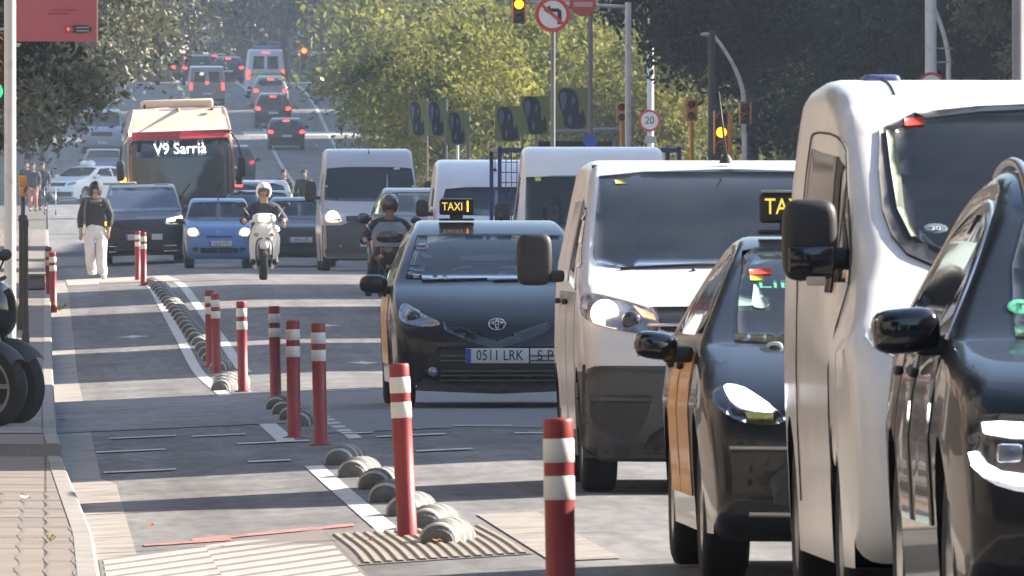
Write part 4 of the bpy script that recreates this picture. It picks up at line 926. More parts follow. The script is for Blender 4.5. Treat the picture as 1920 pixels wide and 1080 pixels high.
for sg in (-1, 1):
    h = v.front([(sg * -a, c) for a, c in hp], 'headlamp', lens_dark, sm=1, step=.05)
    v.front([(sg * -a, c) for a, c in v.px([(1848, 796), (1880, 794), (1990, 800), (1990, 822), (1900, 822), (1850, 814)], .2)], 'daytime_lamp', bulb_white, step=.04, eps=.018, parent=h)
    v.front([(sg * -a, c) for a, c in v.px([(1826, 850), (1838, 848), (1850, 868), (1880, 885), (1990, 898), (1990, 918), (1900, 910), (1850, 895), (1830, 875)], .2)], 'daytime_lamp', bulb_white, step=.04, eps=.018, parent=h)
    q = v.loc2(1893, 850, .2); MB().box((sg * q[0], v.hit(sg * q[0], q[1]) - .012, q[1]), (.085, .03, .062), lens, bev=.012).build('projector', h)
v.front([(0, .80), (-.45, .80), (-.5, .62), (0, .58)], 'grille', gloss_black, mirror=1)
v.front([(0, .5), (-.6, .5), (-.72, .36), (0, .34)], 'lower_grille', dark, mirror=1)
v.plate(0, .55, '8150 MBC', .52, .11)
v.mirrors(1.0, 1.5, v.loc2(1715, 620, 1.45)[1], (.235, .17, .155), gloss_black, e=.6, rot=.08)
for sg in (-1, 1):
    v.side([(1.55, 1.10), (1.95, 1.33), (2.4, 1.50), (3.2, 1.50), (3.9, 1.40), (4.0, 1.12)], 'side_window', glass, sg=sg, sm=1, step=.12)
    b = MB(); pts = []
    for y in np.linspace(2.02, 3.98, 18):
        k_ = v.bvh.ray_cast(Vector((sg * .54, y, 5)), Vector((0, 0, -1)))[0]; zz = (k_.z if k_ else 1.55) + .03 * (1 - abs((y - 3.0) / 1.0) ** 8)
        pts.append((sg * .54, y, zz))
    b.tube(pts, .018, alloy, 8); b.build('roof_rail', v.root)
    b = MB(); P_ = chaikin([(1.35, 1.08), (1.75, 1.34), (2.2, 1.52), (2.9, 1.56), (3.8, 1.46), (4.15, 1.15)], 2); b.tube([(sg * (v.W(y, z) + .004), y, z) for y, z in P_], .010, chrome, 6); b.build('window_trim', v.root)
    b = MB()
    for y0_, y1_ in ((.15, .9),): pass
v.doors([(1.45, 2.48), (2.53, 3.3)], .45, 1.02)
# ------------------------------------------------------------------ other vehicles facing the camera
def generic_glass(v, zt, zb_, wt, wb, mat=None, **k):
    return v.front([(0, zt + .015), (-wt * .6, zt + .012), (-wt, zt - .015), (-(wt + wb) / 2 - .01, (zt + zb_) / 2), (-wb, zb_ + .02), (-wb * .7, zb_), (0, zb_ - .01)], 'windscreen', mat or glass, mirror=1, step=.09, **k)
VAN_T = [(0, .96), (.5, .985), (.9, 1.0), (1.3, .985), (1.7, .93), (2.1, .885), (2.5, .86), (2.7, .84)]
# white cab with the blue ladder frame
v = Vehicle('pickup_van', 'white van cab under a blue metal ladder frame', 'van', 6.92, 173,
    [(.15, .25), (.03, .32), (0, .7), (.06, 1.0), (.35, 1.12), (.9, 1.28), (1.4, 1.8), (1.75, 2.1), (2.1, 2.30), (2.5, 2.36), (3.2, 2.36), (3.4, 2.2), (3.42, 1.0), (3.4, .4)], 1.03, VAN_T, (.95, 2.8), .34, white_paint, bow=.18, r=.11, rimm=steel, spokes=5)
wl = v.px([(988, 334), (985, 430)], 1.3)
generic_glass(v, wl[0][1], 1.30, abs(wl[0][0]), abs(wl[1][0]) + .01, clear_green); a_, c_ = abs(wl[0][0]), abs(wl[1][0]); v.cut([(-a_, wl[0][1]), (a_, wl[0][1]), (c_, 1.3), (-c_, 1.3)]); v.cabin((-.5, .5), 2.3, .78, dashy=1.25); v.side([(1.3, 1.4), (1.7, 1.9), (2.4, 2.0), (2.4, 1.4)], 'side_window', clear_glass, sg=1); v.cut([(1.3, 1.4), (1.7, 1.9), (2.4, 2.0), (2.4, 1.4)], 'side')
PICKUP = v
v.front(v.px([(1004, 336), (1015, 336), (1015, 343), (1004, 343)], 1.4), 'windscreen_sticker', sticker_y, eps=.012)
v.mirrors(1.18, 1.2, 1.5, (.2, .15, .34), dark, e=.5)
for sg in (-1, 1):
    v.front([(sg * .55, .95), (sg * .9, 1.0), (sg * .92, 1.15), (sg * .6, 1.08)], 'headlamp', lens, sm=1); v.side([(1.2, 1.3), (1.6, 1.95), (2.4, 2.05), (2.4, 1.3)], 'side_window', clear_glass, sg=-1, step=.15) if sg < 0 else None
v.front([(0, 1.0), (-.5, 1.0), (-.5, .75), (0, .75)], 'grille', dark, mirror=1); v.plate(0, .5, '5528 JNR')
blue_frame = M('blue_metal', (.04, .05, .19), .4, noise=(5, .15))
b = MB()
xa = v.loc2(937, 300, 3.5)[0]; xb = 1.15; zt = v.loc2(937, 288, 3.5)[1]
b.box((xa, 3.55, zt / 2 + .2), (.05, .05, zt - .3), blue_frame); b.box((xb, 3.55, zt / 2 + .2), (.05, .05, zt - .3), blue_frame); b.box(((xa + xb) / 2, 3.55, zt), (xb - xa + .05, .05, .06), blue_frame)
b.box((xa, 5.2, zt), (.05, 3.3, .05), blue_frame); b.box((xb, 5.2, zt), (.05, 3.3, .05), blue_frame); b.box((xa, 6.8, zt / 2 + .3), (.05, .05, zt - .5), blue_frame); b.box((xb, 6.8, zt / 2 + .3), (.05, .05, zt - .5), blue_frame)
b.box((0, 5.2, .75), (2.3, 3.5, .12), blue_frame); b.box((xa, 5.2, 1.0), (.05, 3.4, .4), blue_frame)
b.build('ladder_frame', v.root)
b = MB()
for k in range(9): b.tube([(xa + .03, 3.56, zt - .15 - k * .13), (-.9, 3.56, zt - .15 - k * .13)], .006, blue_frame, 4)
for k in range(4): b.tube([(xa + .08 + k * .07, 3.56, zt), (xa + .08 + k * .07, 3.56, 1.2)], .006, blue_frame, 4)
b.build('mesh_guard', v.root)
for y in (4.3, 5.8):
    for sg in (-1, 1): add_wheel(v.root, sg * .85, y, .34, .34, .2, 5, steel)
# white van left of it
v = Vehicle('panel_van', 'white van with a sloping roof seen past the blue post, behind the middle taxi', 'van', 6.80, 208,
    [(.15, .22), (.03, .28), (0, .6), (.05, .95), (.3, 1.10), (.8, 1.22), (1.3, 1.52), (1.6, 1.72), (2.1, 1.90), (2.7, 2.02), (4.2, 2.02), (4.5, 1.8), (4.52, 1.0), (4.5, .3)], .97, VAN_T, (.9, 3.6), .32, white_paint2, bow=.2, r=.12, rimm=steel)
wl = v.px([(842, 366)], 1.5)
generic_glass(v, 1.60, 1.2, .76, .86)
v.mirrors(1.12, 1.15, 1.3, (.2, .15, .26), dark)
MB().lathe([(.03, 0), (.015, .04)], dark).tube([(0, 0, .02), (0, .05, .4)], [.008, .004], dark, 5).build('antenna', v.root, (v.loc2(928, 345, 2.0)[0], 2.0, 1.86))
for sg in (-1, 1):
    v.front([(sg * .55, .85), (sg * .9, .9), (sg * .9, 1.08), (sg * .6, 1.0)], 'headlamp', lens, sm=1); v.side([(1.1, 1.2), (1.6, 1.58), (2.4, 1.62), (2.4, 1.2)], 'side_window', glass, sg=sg, step=.15)
v.front([(0, .9), (-.5, .9), (-.5, .7), (0, .7)], 'grille', dark, mirror=1); v.plate(0, .5, '3391 HDC')
# black car behind the motorcyclist
v = Vehicle('estate_car', 'dark grey car behind the dark motorcyclist with one pale lit headlamp', 'car', 6.95, 258,
    [(.16, .2), (.03, .26), (0, .4), (0, .6), (.06, .78), (.2, .90), (.9, 1.02), (1.2, 1.06), (1.75, 1.38), (2.1, 1.54), (2.6, 1.62), (3.4, 1.62), (4.0, 1.5), (4.3, 1.2), (4.4, .8), (4.38, .3)], .90, V_CAR, (.9, 3.55), .33, paint('paint_dark_grey', (.030, .030, .034)), bow=.2, r=.08)
generic_glass(v, 1.52, 1.10, .64, .80)
v.front([(-.78, 1.12), (-.74, 1.12), (-.62, 1.45), (-.66, 1.47)], 'pillar_trim', M('pillar_trim_green', (.45, .6, .35), .4), eps=.014)
for sg in (-1, 1):
    h = v.front([(sg * .55, .74), (sg * .80, .80), (sg * .86, .92), (sg * .72, .93), (sg * .56, .86)], 'headlamp', lens_dark, sm=1)
    v.front([(sg * .56, .80), (sg * .80, .84), (sg * .82, .91), (sg * .72, .92), (sg * .58, .86)], 'daytime_lamp', bulb_green if sg < 0 else lens, sm=1, eps=.015, parent=h)
v.front([(0, .78), (-.45, .76), (-.5, .62), (0, .60)], 'grille', gloss_black, mirror=1); v.front([(0, .45), (-.6, .45), (-.6, .3), (0, .3)], 'lower_grille', dark, mirror=1)
v.mirrors(1.0, 1.5, 1.08, (.2, .15, .15), gloss_black, e=.7); v.plate(0, .52, '6047 GTL'); v.doors([(1.5, 2.5), (2.55, 3.3)], .4, 1.0)
for sg in (-1, 1): v.side([(1.5, 1.10), (1.9, 1.33), (2.3, 1.48), (3.3, 1.50), (3.9, 1.40), (4.0, 1.12)], 'side_window', glass, sg=sg, sm=1, step=.15)
# big delivery van with a glowing lamp
v = Vehicle('delivery_van', 'tall pale grey delivery van with a dark bumper and one headlamp glowing orange', 'van', 6.60, 281,
    [(.15, .25), (.03, .32), (0, .7), (.05, 1.0), (.3, 1.15), (.85, 1.30), (1.35, 1.8), (1.7, 2.12), (2.1, 2.38), (2.6, 2.50), (5.4, 2.5), (5.6, 2.3), (5.62, 1.0), (5.6, .3)], 1.035, VAN_T, (.95, 4.5), .35, paint('paint_van_grey', (.46, .465, .49)), bow=.18, r=.11, rimm=steel, spokes=5)
generic_glass(v, 2.10, 1.42, .86, .93)
v.front([(0, .98), (-.45, .98), (-.60, .92), (-.98, .92), (-.98, .30), (0, .30)], 'bumper', grey_bumper, mirror=1, eps=.012, step=.1)
v.front([(0, 1.12), (-.5, 1.10), (-.5, 1.0), (0, .98)], 'grille', dark, mirror=1, eps=.015)
for sg in (-1, 1):
    h = v.front([(sg * .58, .98), (sg * .95, .98), (sg * .95, 1.25), (sg * .85, 1.27), (sg * .62, 1.10)], 'headlamp', lens, sm=1)
    cyl_lamp(v, sg * .78, 1.09, .135, bulb_hot if sg < 0 else lens_dark, 'bulb', h, eps=.03); v.side([(1.2, 1.35), (1.6, 1.95), (2.3, 2.0), (2.3, 1.35)], 'side_window', glass, sg=sg, step=.15)
v.mirrors(1.21, 1.25, 1.62, (.24, .16, .42), dark, e=.5); v.plate(0, .55, '9214 JKD'); v.front([(.5, 2.06), (.62, 2.06), (.62, 2.10), (.5, 2.10)], 'windscreen_sticker', sticker_w, eps=.01)
cyl_lamp(v, -.62, .50, .03, lens, 'fog_lamp', v.root)
b = MB(); b.tube([(.35, v.hit(.35, 1.45) - .02, 1.45), (.36, v.hit(.36, 1.95) - .02, 1.95)], .012, chrome, 5); b.build('wiper', v.root)
MB().lathe([(.02, 0), (.012, .03), (.006, .09)], dark).build('antenna', v.root, (.0, 2.1, 2.39))
# small dark car with a ring lamp, and the dark car beside it
v = Vehicle('small_car', 'small dark city car with a glowing pale green ring lamp left of the delivery van', 'car', 5.55, 302,
    [(.16, .22), (.03, .28), (0, .6), (.08, .85), (.5, .95), (.9, 1.02), (1.3, 1.28), (1.6, 1.45), (2.1, 1.53), (2.8, 1.50), (3.3, 1.2), (3.5, .8), (3.5, .3)], .82, V_CAR, (.7, 2.8), .30, paint('paint_dark_grey', (.030, .030, .034)), bow=.2, r=.1)
generic_glass(v, 1.42, 1.06, .58, .70)
for sg in (-1, 1):
    b = MB(); ring(b, 0, 0, .12, .12, 0, .055, bulb_green); b.lathe([(.12, .03), (.001, .03)], lens_dark, 'y'); x, z = sg * .56, .80; b.build('ring_lamp', v.root, (x, v.hit(x, z) - .03, z))
v.mirrors(.93, 1.15, 1.0, (.2, .14, .16), gloss_black); v.front([(0, .5), (-.5, .5), (-.5, .35), (0, .35)], 'lower_grille', dark, mirror=1); v.plate(0, .6, '4410 LFB')
v = Vehicle('saloon_car', 'dark car half hidden behind the white scooter with a thin pale yellow lamp', 'car', 4.95, 322,
    [(.16, .2), (.03, .26), (0, .4), (0, .6), (.06, .76), (.2, .87), (1.1, 1.0), (1.8, 1.34), (2.3, 1.46), (3.0, 1.45), (3.7, 1.2), (4.4, 1.0), (4.5, .6), (4.48, .3)], .9, V_CAR, (.9, 3.55), .33, paint('paint_blue_black', (.018, .024, .034)), bow=.2, r=.08)
generic_glass(v, 1.40, 1.05, .62, .78)
for sg in (-1, 1):
    h = v.front([(sg * .45, .70), (sg * .82, .76), (sg * .84, .86), (sg * .5, .82)], 'headlamp', lens_dark, sm=1); v.front([(sg * .48, .76), (sg * .80, .80), (sg * .80, .84), (sg * .5, .80)], 'daytime_lamp', bulb_green, eps=.014, parent=h)
v.front([(0, .75), (-.4, .75), (-.4, .5), (0, .5)], 'grille', dark, mirror=1); v.mirrors(1.0, 1.5, 1.03, (.2, .15, .15), gloss_black); v.plate(0, .45, '1830 KMV')
# blue small car
v = Vehicle('small_car', 'small blue hatchback with both round-cornered headlamps lit, beside the black people carrier', 'car', 3.72, 297,
    [(.16, .2), (.04, .26), (0, .4), (0, .55), (.06, .74), (.25, .90), (.75, 1.0), (1.0, 1.04), (1.4, 1.30), (1.65, 1.44), (2.0, 1.51), (2.8, 1.50), (3.3, 1.3), (3.45, .9), (3.48, .5), (3.45, .25)], .75, [(0, .95), (.5, .99), (.8, 1.0), (1.0, .97), (1.3, .86), (1.5, .77)], (.6, 2.8), .27, paint('paint_sky_blue', (.10, .23, .48)), bow=.2, r=.10)
generic_glass(v, 1.41, 1.03, .565, .675)
for sg in (-1, 1):
    h = v.front([(sg * .43, .69), (sg * .68, .69), (sg * .71, .77), (sg * .67, .86), (sg * .5, .86), (sg * .42, .78)], 'headlamp', M('lens_orange', (.7, .38, .22), .2, coat=1), sm=1)
    v.front([(sg * .45, .72), (sg * .64, .72), (sg * .66, .78), (sg * .63, .85), (sg * .48, .85)], 'bulb', M('lamp_cream', (1, .9, .75), .3, emit=3, ecol=(1, .80, .55)), sm=1, eps=.014, parent=h)
v.front([(0, .70), (-.27, .70), (-.27, .66), (0, .66)], 'grille', M('groove_blue', (.02, .05, .13), .5), mirror=1); v.front([(0, .44), (-.40, .44), (-.40, .33), (0, .32)], 'lower_grille', dark, mirror=1)
for sg in (-1, 1): v.front(chaikin(sq(sg * .50, .40, .13, .10), 1, True), 'fog_lamp_recess', M('recess_blue', (.015, .05, .08), .5))
b = MB(); ring(b, 0, .775, .045, .03, v.hit(0, .775) - .01, .012, chrome, 16); b.build('emblem', v.root)
v.plate(.03, .535, '0225 FTT', .48, .11); v.mirrors(.85, 1.05, 1.02, (.16, .14, .12), dark, e=.8)
MB().lathe([(.02, 0), (.012, .03), (.006, .08)], dark).build('antenna', v.root, (.0, 1.75, 1.46))
for sg in (-1, 1): v.side([(1.15, 1.06), (1.5, 1.30), (2.6, 1.40), (3.0, 1.08)], 'side_window', glass, sg=sg, step=.15)
# black people carrier
v = Vehicle('people_carrier', 'black people carrier with an amber indicator lit, right beside the walking man', 'car', 2.20, 309,
    [(.16, .24), (.03, .30), (0, .45), (0, .7), (.06, .90), (.2, 1.02), (.8, 1.12), (1.1, 1.17), (1.6, 1.48), (2.0, 1.68), (2.5, 1.76), (4.0, 1.76), (4.5, 1.5), (4.6, 1.0), (4.6, .35)], .925, [(0, .96), (.5, .985), (.8, 1.0), (1.1, .98), (1.3, .91), (1.7, .80)], (.95, 3.7), .34, black_paint, bow=.2, r=.08, roll=-.02)
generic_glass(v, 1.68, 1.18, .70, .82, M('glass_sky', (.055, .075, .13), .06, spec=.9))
v.front([(0, 1.0), (-.5, 1.0), (-.55, .82), (0, .80)], 'grille', dark, mirror=1); v.front([(0, .58), (-.6, .58), (-.65, .35), (0, .33)], 'lower_grille', dark, mirror=1)
h = v.front([(-.92, .88), (-.70, .86), (-.66, .98), (-.88, 1.0)], 'headlamp', lens_dark, sm=1); v.front([(-.90, .89), (-.74, .88), (-.73, .96), (-.89, .97)], 'indicator', bulb_amber, eps=.016, parent=h)
h = v.front([(.92, .90), (.50, .88), (.48, .98), (.9, 1.06)], 'headlamp', lens_dark, sm=1); v.front([(.52, .94), (.86, .98), (.86, 1.06), (.53, 1.0)], 'daytime_lamp', bulb_green, eps=.016, parent=h)
v.plate(-.20, .62, '', .40, .13); v.plate(.30, .62, '', .24, .13, band=False); v.mirrors(1.03, 1.4, 1.22, (.2, .15, .16), gloss_black)
for zz in (.42, .30): 
    for xs_ in ((-.88, -.75, -.6), (.45, .6, .75)): b = MB(); b.tube([(x, v.hit(x, zz) - .015, zz) for x in xs_], .014, chrome, 5); b.build('bumper_trim', v.root)
b = MB().box((-.5, 2.2, 1.80), (.75, .14, .06), M('roof_bar_green', (.45, .5, .40), .4), bev=.02); b.box((.45, 2.2, 1.76), (.3, .06, .03), steel, bev=.01); b.build('roof_bar', v.root)
# ------------------------------------------------------------------ bus
cream = paint('paint_cream', (.80, .66, .46)); bus_red = paint('paint_red', (.50, .03, .04)); bus_side = paint('paint_bus_side', (.30, .20, .14))
v = Vehicle('city_bus', 'city bus with a cream roof fairing, red band and lit V9 sign', 'bus', 3.25, 326,
    [(.10, .28), (0, .36), (0, .9), (.02, 1.6), (.08, 2.4), (.16, 2.72), (.30, 2.86), (.8, 3.15), (1.15, 3.34), (1.5, 3.40), (11.4, 3.40), (11.8, 3.2), (11.9, 2.6), (11.9, .4)], 1.275, [(0, .99), (1.2, 1.0), (2.6, .985), (2.9, .96), (3.4, .88)], (2.7, 8.7), .48, bus_side, bow=.10, r=.10, taper=.02, roll=-.035, sm=1, wheelw=.28, zb=.3)
v.front([(0, 2.64), (-1.12, 2.64), (-1.19, 2.5), (-1.22, 1.0), (-1.16, .92), (0, .92)], 'windscreen', M('bus_glass', (.045, .065, .075), .05, spec=.8), mirror=1, step=.12, sm=0)
v.front([(0, 2.62), (-1.0, 2.62), (-1.02, 2.22), (0, 2.22)], 'destination_display', M('display_dark', (.014, .020, .032), .12, coat=1), mirror=1, eps=.012, step=.2)
v.front([(0, 2.82), (-1.24, 2.82), (-1.24, 2.66), (0, 2.66)], 'red_band', bus_red, mirror=1, eps=.012, step=.12)
v.front([(0, 3.40), (-1.05, 3.36), (-1.20, 2.84), (0, 2.84)], 'roof_fairing', cream, mirror=1, eps=.010, step=.10)
v.front([(0, .9), (-1.2, .9), (-1.2, .35), (0, .35)], 'front_panel', bus_red, mirror=1, step=.15)
yb_ = v.hit(0, 2.42) - .03
b = MB(); b.text('V9 Sarrià', .36, M('display_text', (.9, .95, 1), .4, emit=1.3, ecol=(.86, .95, 1)), UP((.0, yb_, 2.42)), .002, .93); b.build('destination_text', v.root)
for sg in (-1, 1):
    v.side([(.3, 1.1), (.3, 2.6), (11.3, 2.6), (11.3, 1.1)], 'side_window', glass, sg=sg, step=.4)
    b = MB().tube([(sg * 1.2, .1, 2.75), (sg * 1.36, -.25, 2.55), (sg * 1.42, -.28, 2.2)], .025, dark, 6); b.ell((sg * 1.42, -.28, 1.95), (.10, .08, .24), dark, 14, 10, .5); b.build('wing_mirror', v.root)
    MB().box((sg * 1.36, .12, 1.66), (.14, .10, .26), bulb_amber if sg < 0 else dark, bev=.02).build('side_indicator', v.root)
    MB().box((sg * 1.16, .12, 2.80), (.06, .06, .08), bulb_white if sg < 0 else dark, bev=.02).build('marker_lamp', v.root)
MB().box((0, 5.2, 3.48), (1.7, 5.0, .22), cream, bev=.06).build('roof_unit', v.root)
MB().prism([(.62, .9, 3.30), (.82, .9, 3.30), (.82, .95, 3.36)], (0, .08, 0), dark).build('camera_pod', v.root)
for x in (-.3, .45):
    b = MB(); b.tube([(x, v.hit(x, .95) - .03, .95), (x + .5, v.hit(x + .5, 1.6) - .03, 1.6)], .015, dark, 5); b.build('wiper', v.root)
b = MB(); b.ell((.82, .9, 1.35), (.20, .13, .32), M('driver_jacket', (.10, .02, .03), .8), 14, 10); b.ell((.82, .86, 1.78), (.1, .11, .13), M('skin', (.42, .25, .17), .6), 12, 8); b.build('driver_shape', v.root) if 0 else None
# white car turning left of the bus
v = Vehicle('hatchback_car', 'white car turning side on into the crossing left of the bus', 'car', .75, 550,
    [(.16, .2), (.03, .26), (0, .55), (.08, .78), (.3, .92), (.9, 1.02), (1.2, 1.08), (1.8, 1.40), (2.2, 1.52), (3.2, 1.52), (3.9, 1.3), (4.2, 1.0), (4.25, .4)], .9, V_CAR, (.85, 3.4), .33, paint('paint_bright_white', (.85, .85, .85)), bow=.2, r=.08)
v.root.rotation_euler = (0, 0, R(-38)); v.root.location = (.35, 550, rz(3, 551) - .05)
generic_glass(v, 1.44, 1.10, .66, .78)
for sg in (-1, 1):
    v.side([(1.6, 1.10), (2.05, 1.40), (2.7, 1.43), (2.7, 1.1)], 'side_window', glass, sg=sg, step=.2); v.side([(2.8, 1.10), (2.8, 1.43), (3.4, 1.38), (3.7, 1.12)], 'side_window', glass, sg=sg, step=.2)
    v.front([(sg * .5, .72), (sg * .84, .76), (sg * .84, .88), (sg * .55, .84)], 'headlamp', lens, sm=1)
v.front([(0, .84), (-.45, .84), (-.45, .70), (0, .70)], 'grille', dark, mirror=1); v.front([(0, .48), (-.8, .48), (-.8, .30), (0, .28)], 'lower_grille', dark, mirror=1); v.plate(0, .56, ''); v.mirrors(1.0, 1.5, 1.1, (.2, .15, .15), white_paint)
MB().ell((-.25, 2.3, 1.62), (.18, .25, .12), white_paint, 12, 8).ell((.05, 2.3, 1.60), (.20, .2, .14), white_paint, 12, 8).build('roof_load', v.root)
# ------------------------------------------------------------------ vehicles driving away up the slope
def away(name, label, cat, px, py, Y, kind, pm, lit=True, group='vehicles driving away up the slope', third=True):
    X = (px - VX) / F * Y
    if kind == 'van':
        pr = [(.1, .3), (0, .4), (0, .9), (.2, 1.2), (.8, 1.35), (1.3, 1.75), (1.8, 1.95), (4.4, 1.97), (4.6, 1.8), (4.65, 1.0), (4.63, .35)]; hw, tm = .93, VAN_T
    elif kind == 'ambulance':
        pr = [(.1, .3), (0, .4), (0, .9), (.2, 1.2), (.8, 1.35), (1.4, 1.9), (2.0, 2.45), (5.3, 2.55), (5.5, 2.4), (5.55, 1.0), (5.53, .4)]; hw, tm = 1.03, VAN_T
    elif kind == 'suv':
        pr = [(.1, .25), (0, .4), (.1, .85), (1.1, 1.05), (1.8, 1.5), (2.3, 1.65), (3.7, 1.65), (4.1, 1.45), (4.35, 1.1), (4.42, .7), (4.38, .35)]; hw, tm = .92, V_CAR
    else:
        pr = [(.1, .22), (0, .4), (.1, .75), (1.1, .98), (1.8, 1.35), (2.3, 1.47), (3.2, 1.46), (3.75, 1.25), (4.05, 1.02), (4.15, .65), (4.12, .3)]; hw, tm = .88, V_CAR
    v = Vehicle(name, label, cat, X, Y, pr, hw, tm, (.9, max(p[0] for p in pr) - .95), .33, pm, away=True, bow=.1, r=.08, group=group)
    H = max(p[1] for p in pr); lm = bulb_red if lit else tail_red
    if kind in ('van', 'ambulance'):
        zt = H * .86; zb2 = H * .60
        v.rear([(.08, zt), (.62, zt), (.66, zb2), (.08, zb2)], 'rear_window', glass, mirror=2, step=.2)
        for sg in (-1, 1): v.rear([(sg * (hw * .80), H * .40), (sg * hw * .93, H * .40), (sg * hw * .91, H * .58), (sg * hw * .78, H * .58)], 'tail_lamp', lm, eps=.02)
        v.plate(0, .6, '', rearside=True)
        if kind == 'ambulance':
            v.rear([(-.80, 1.32), (.80, 1.32), (.80, 1.12), (-.80, 1.12)], 'reflective_band', M('band_yellow_green', (.42, .48, .08), .4), step=.2)
            v.rear([(-.18, 2.40), (.18, 2.40), (.18, 2.34), (-.18, 2.34)], 'brake_lamp', bulb_red, eps=.02)
            MB().box((0, 4.4, 2.62), (1.3, .3, .12), M('beacon_blue', (.05, .10, .4), .2, coat=1), bev=.03).build('beacon_bar', v.root)
        elif third: v.rear([(-.08, H * .62), (.08, H * .62), (.08, H * .55), (-.08, H * .55)], 'brake_lamp', bulb_red, eps=.02)
    else:
        zt = H * .93; zb2 = H * .70
        v.rear([(-.52, zt), (.52, zt), (.66, zb2), (-.66, zb2)], 'rear_window', glass, sm=1, step=.15)
        for sg in (-1, 1): v.rear([(sg * .60, H * .52), (sg * .84, H * .53), (sg * .82, H * .64), (sg * .62, H * .62)], 'tail_lamp', lm, sm=1, eps=.02)
        if third: v.rear([(-.15, zt - .005), (.15, zt - .005), (.15, zt - .06), (-.15, zt - .06)], 'brake_lamp', bulb_red, eps=.02)
        v.plate(0, H * .45, '', rearside=True); v.rear([(-.7, .42), (.7, .42), (.7, .3), (-.7, .3)], 'bumper', dark, step=.2)
        v.mirrors(hw + .1, 1.6, 1.0, (.2, .15, .15), dark)
    return v
dk = paint('paint_dark_grey', (.030, .030, .034)); sv = paint('paint_silver', (.28, .29, .31)); bl = paint('paint_blue_black', (.018, .024, .034))
away('saloon_car', 'dark car with lit tail lamps at the back of the right lane on the slope', 'car', 537, 276, 645, 'car', bl)
away('suv_car', 'black car with a lit high brake lamp, second dark car up the slope', 'car', 512, 240, 672, 'suv', black_paint)
away('estate_car', 'grey car just behind the ambulance with round red lamps', 'car', 507, 215, 694, 'suv', sv)
away('ambulance_van', 'ambulance with a yellow green band and tall red lamps near the crest', 'ambulance', 498, 190, 712, 'ambulance', white_paint2)
away('panel_van', 'pale grey van with red lamps in the left lane of the slope above the bus', 'van', 388, 196, 700, 'van', sv)
away('saloon_car', 'dark car in front of the pale grey van, near the crest', 'car', 372, 165, 752, 'suv', dk, third=False)
away('saloon_car', 'small dark car with red lamps between the grey van and the ambulance', 'car', 428, 155, 770, 'car', bl)
away('hatchback_car', 'grey car with a bright red brake lamp right behind the scooter rider', 'car', 497, 366, 420, 'car', sv)
away('saloon_car', 'dark car hidden beside the bus with one red lamp showing', 'car', 446, 370, 402, 'car', dk)
away('saloon_car', 'dark car along the right side of the bus in the middle lane', 'car', 440, 285, 590, 'suv', bl, lit=False, third=False)
away('saloon_car', 'small dark car with red lamps at the crest, left of the other far cars', 'car', 350, 152, 778, 'car', dk)
away('suv_car', 'dark car over the crest line between the grey van and the ambulance', 'car', 402, 140, 792, 'suv', bl)
# bluish vans on the left, coming down the slope
v = Vehicle('minibus', 'bluish grey van coming down the slope behind the white turning car', 'van', 2.35, 565,
    [(.1, .3), (0, .4), (0, .9), (.2, 1.15), (.8, 1.3), (1.4, 1.8), (1.9, 2.0), (4.4, 2.02), (4.6, 1.8), (4.65, 1.0), (4.63, .35)], .95, VAN_T, (.9, 3.6), .34, paint('paint_pale_blue', (.36, .42, .52)), group='vehicles coming down the slope')
v.root.location.z = rz(3, 640) - .0; v.root.location.y = 640; v.root.location.x = 2.6; v.Y = 640
generic_glass(v, 1.85, 1.25, .78, .86); v.plate(0, .5, ''); v.mirrors(1.1, 1.1, 1.35, (.2, .15, .25), dark)
for sg in (-1, 1): v.front([(sg * .6, .85), (sg * .9, .9), (sg * .9, 1.05), (sg * .62, 1.0)], 'headlamp', lens, sm=1)
v.front([(0, 1.0), (-.5, 1.0), (-.5, .8), (0, .8)], 'grille', dark, mirror=1)
v = Vehicle('saloon_car', 'dark blue car with an amber lamp between the white turning car and the bus', 'car', 2.5, 590,
    [(.1, .22), (0, .4), (.1, .75), (1.1, .98), (1.8, 1.35), (2.3, 1.47), (3.2, 1.46), (3.75, 1.25), (4.05, 1.02), (4.15, .65), (4.12, .3)], .88, V_CAR, (.85, 3.3), .33, paint('paint_navy', (.03, .05, .10)), group='vehicles coming down the slope')
generic_glass(v, 1.38, 1.05, .60, .76); v.plate(0, .5, ''); v.mirrors(1.0, 1.6, 1.0, (.2, .15, .15), dark); v.front([(0, .7), (-.4, .7), (-.4, .5), (0, .5)], 'grille', dark, mirror=1)
for sg in (-1, 1): v.front([(sg * .52, .62), (sg * .8, .66), (sg * .8, .78), (sg * .55, .74)], 'headlamp', bulb_amber if sg > 0 else lens, sm=1)

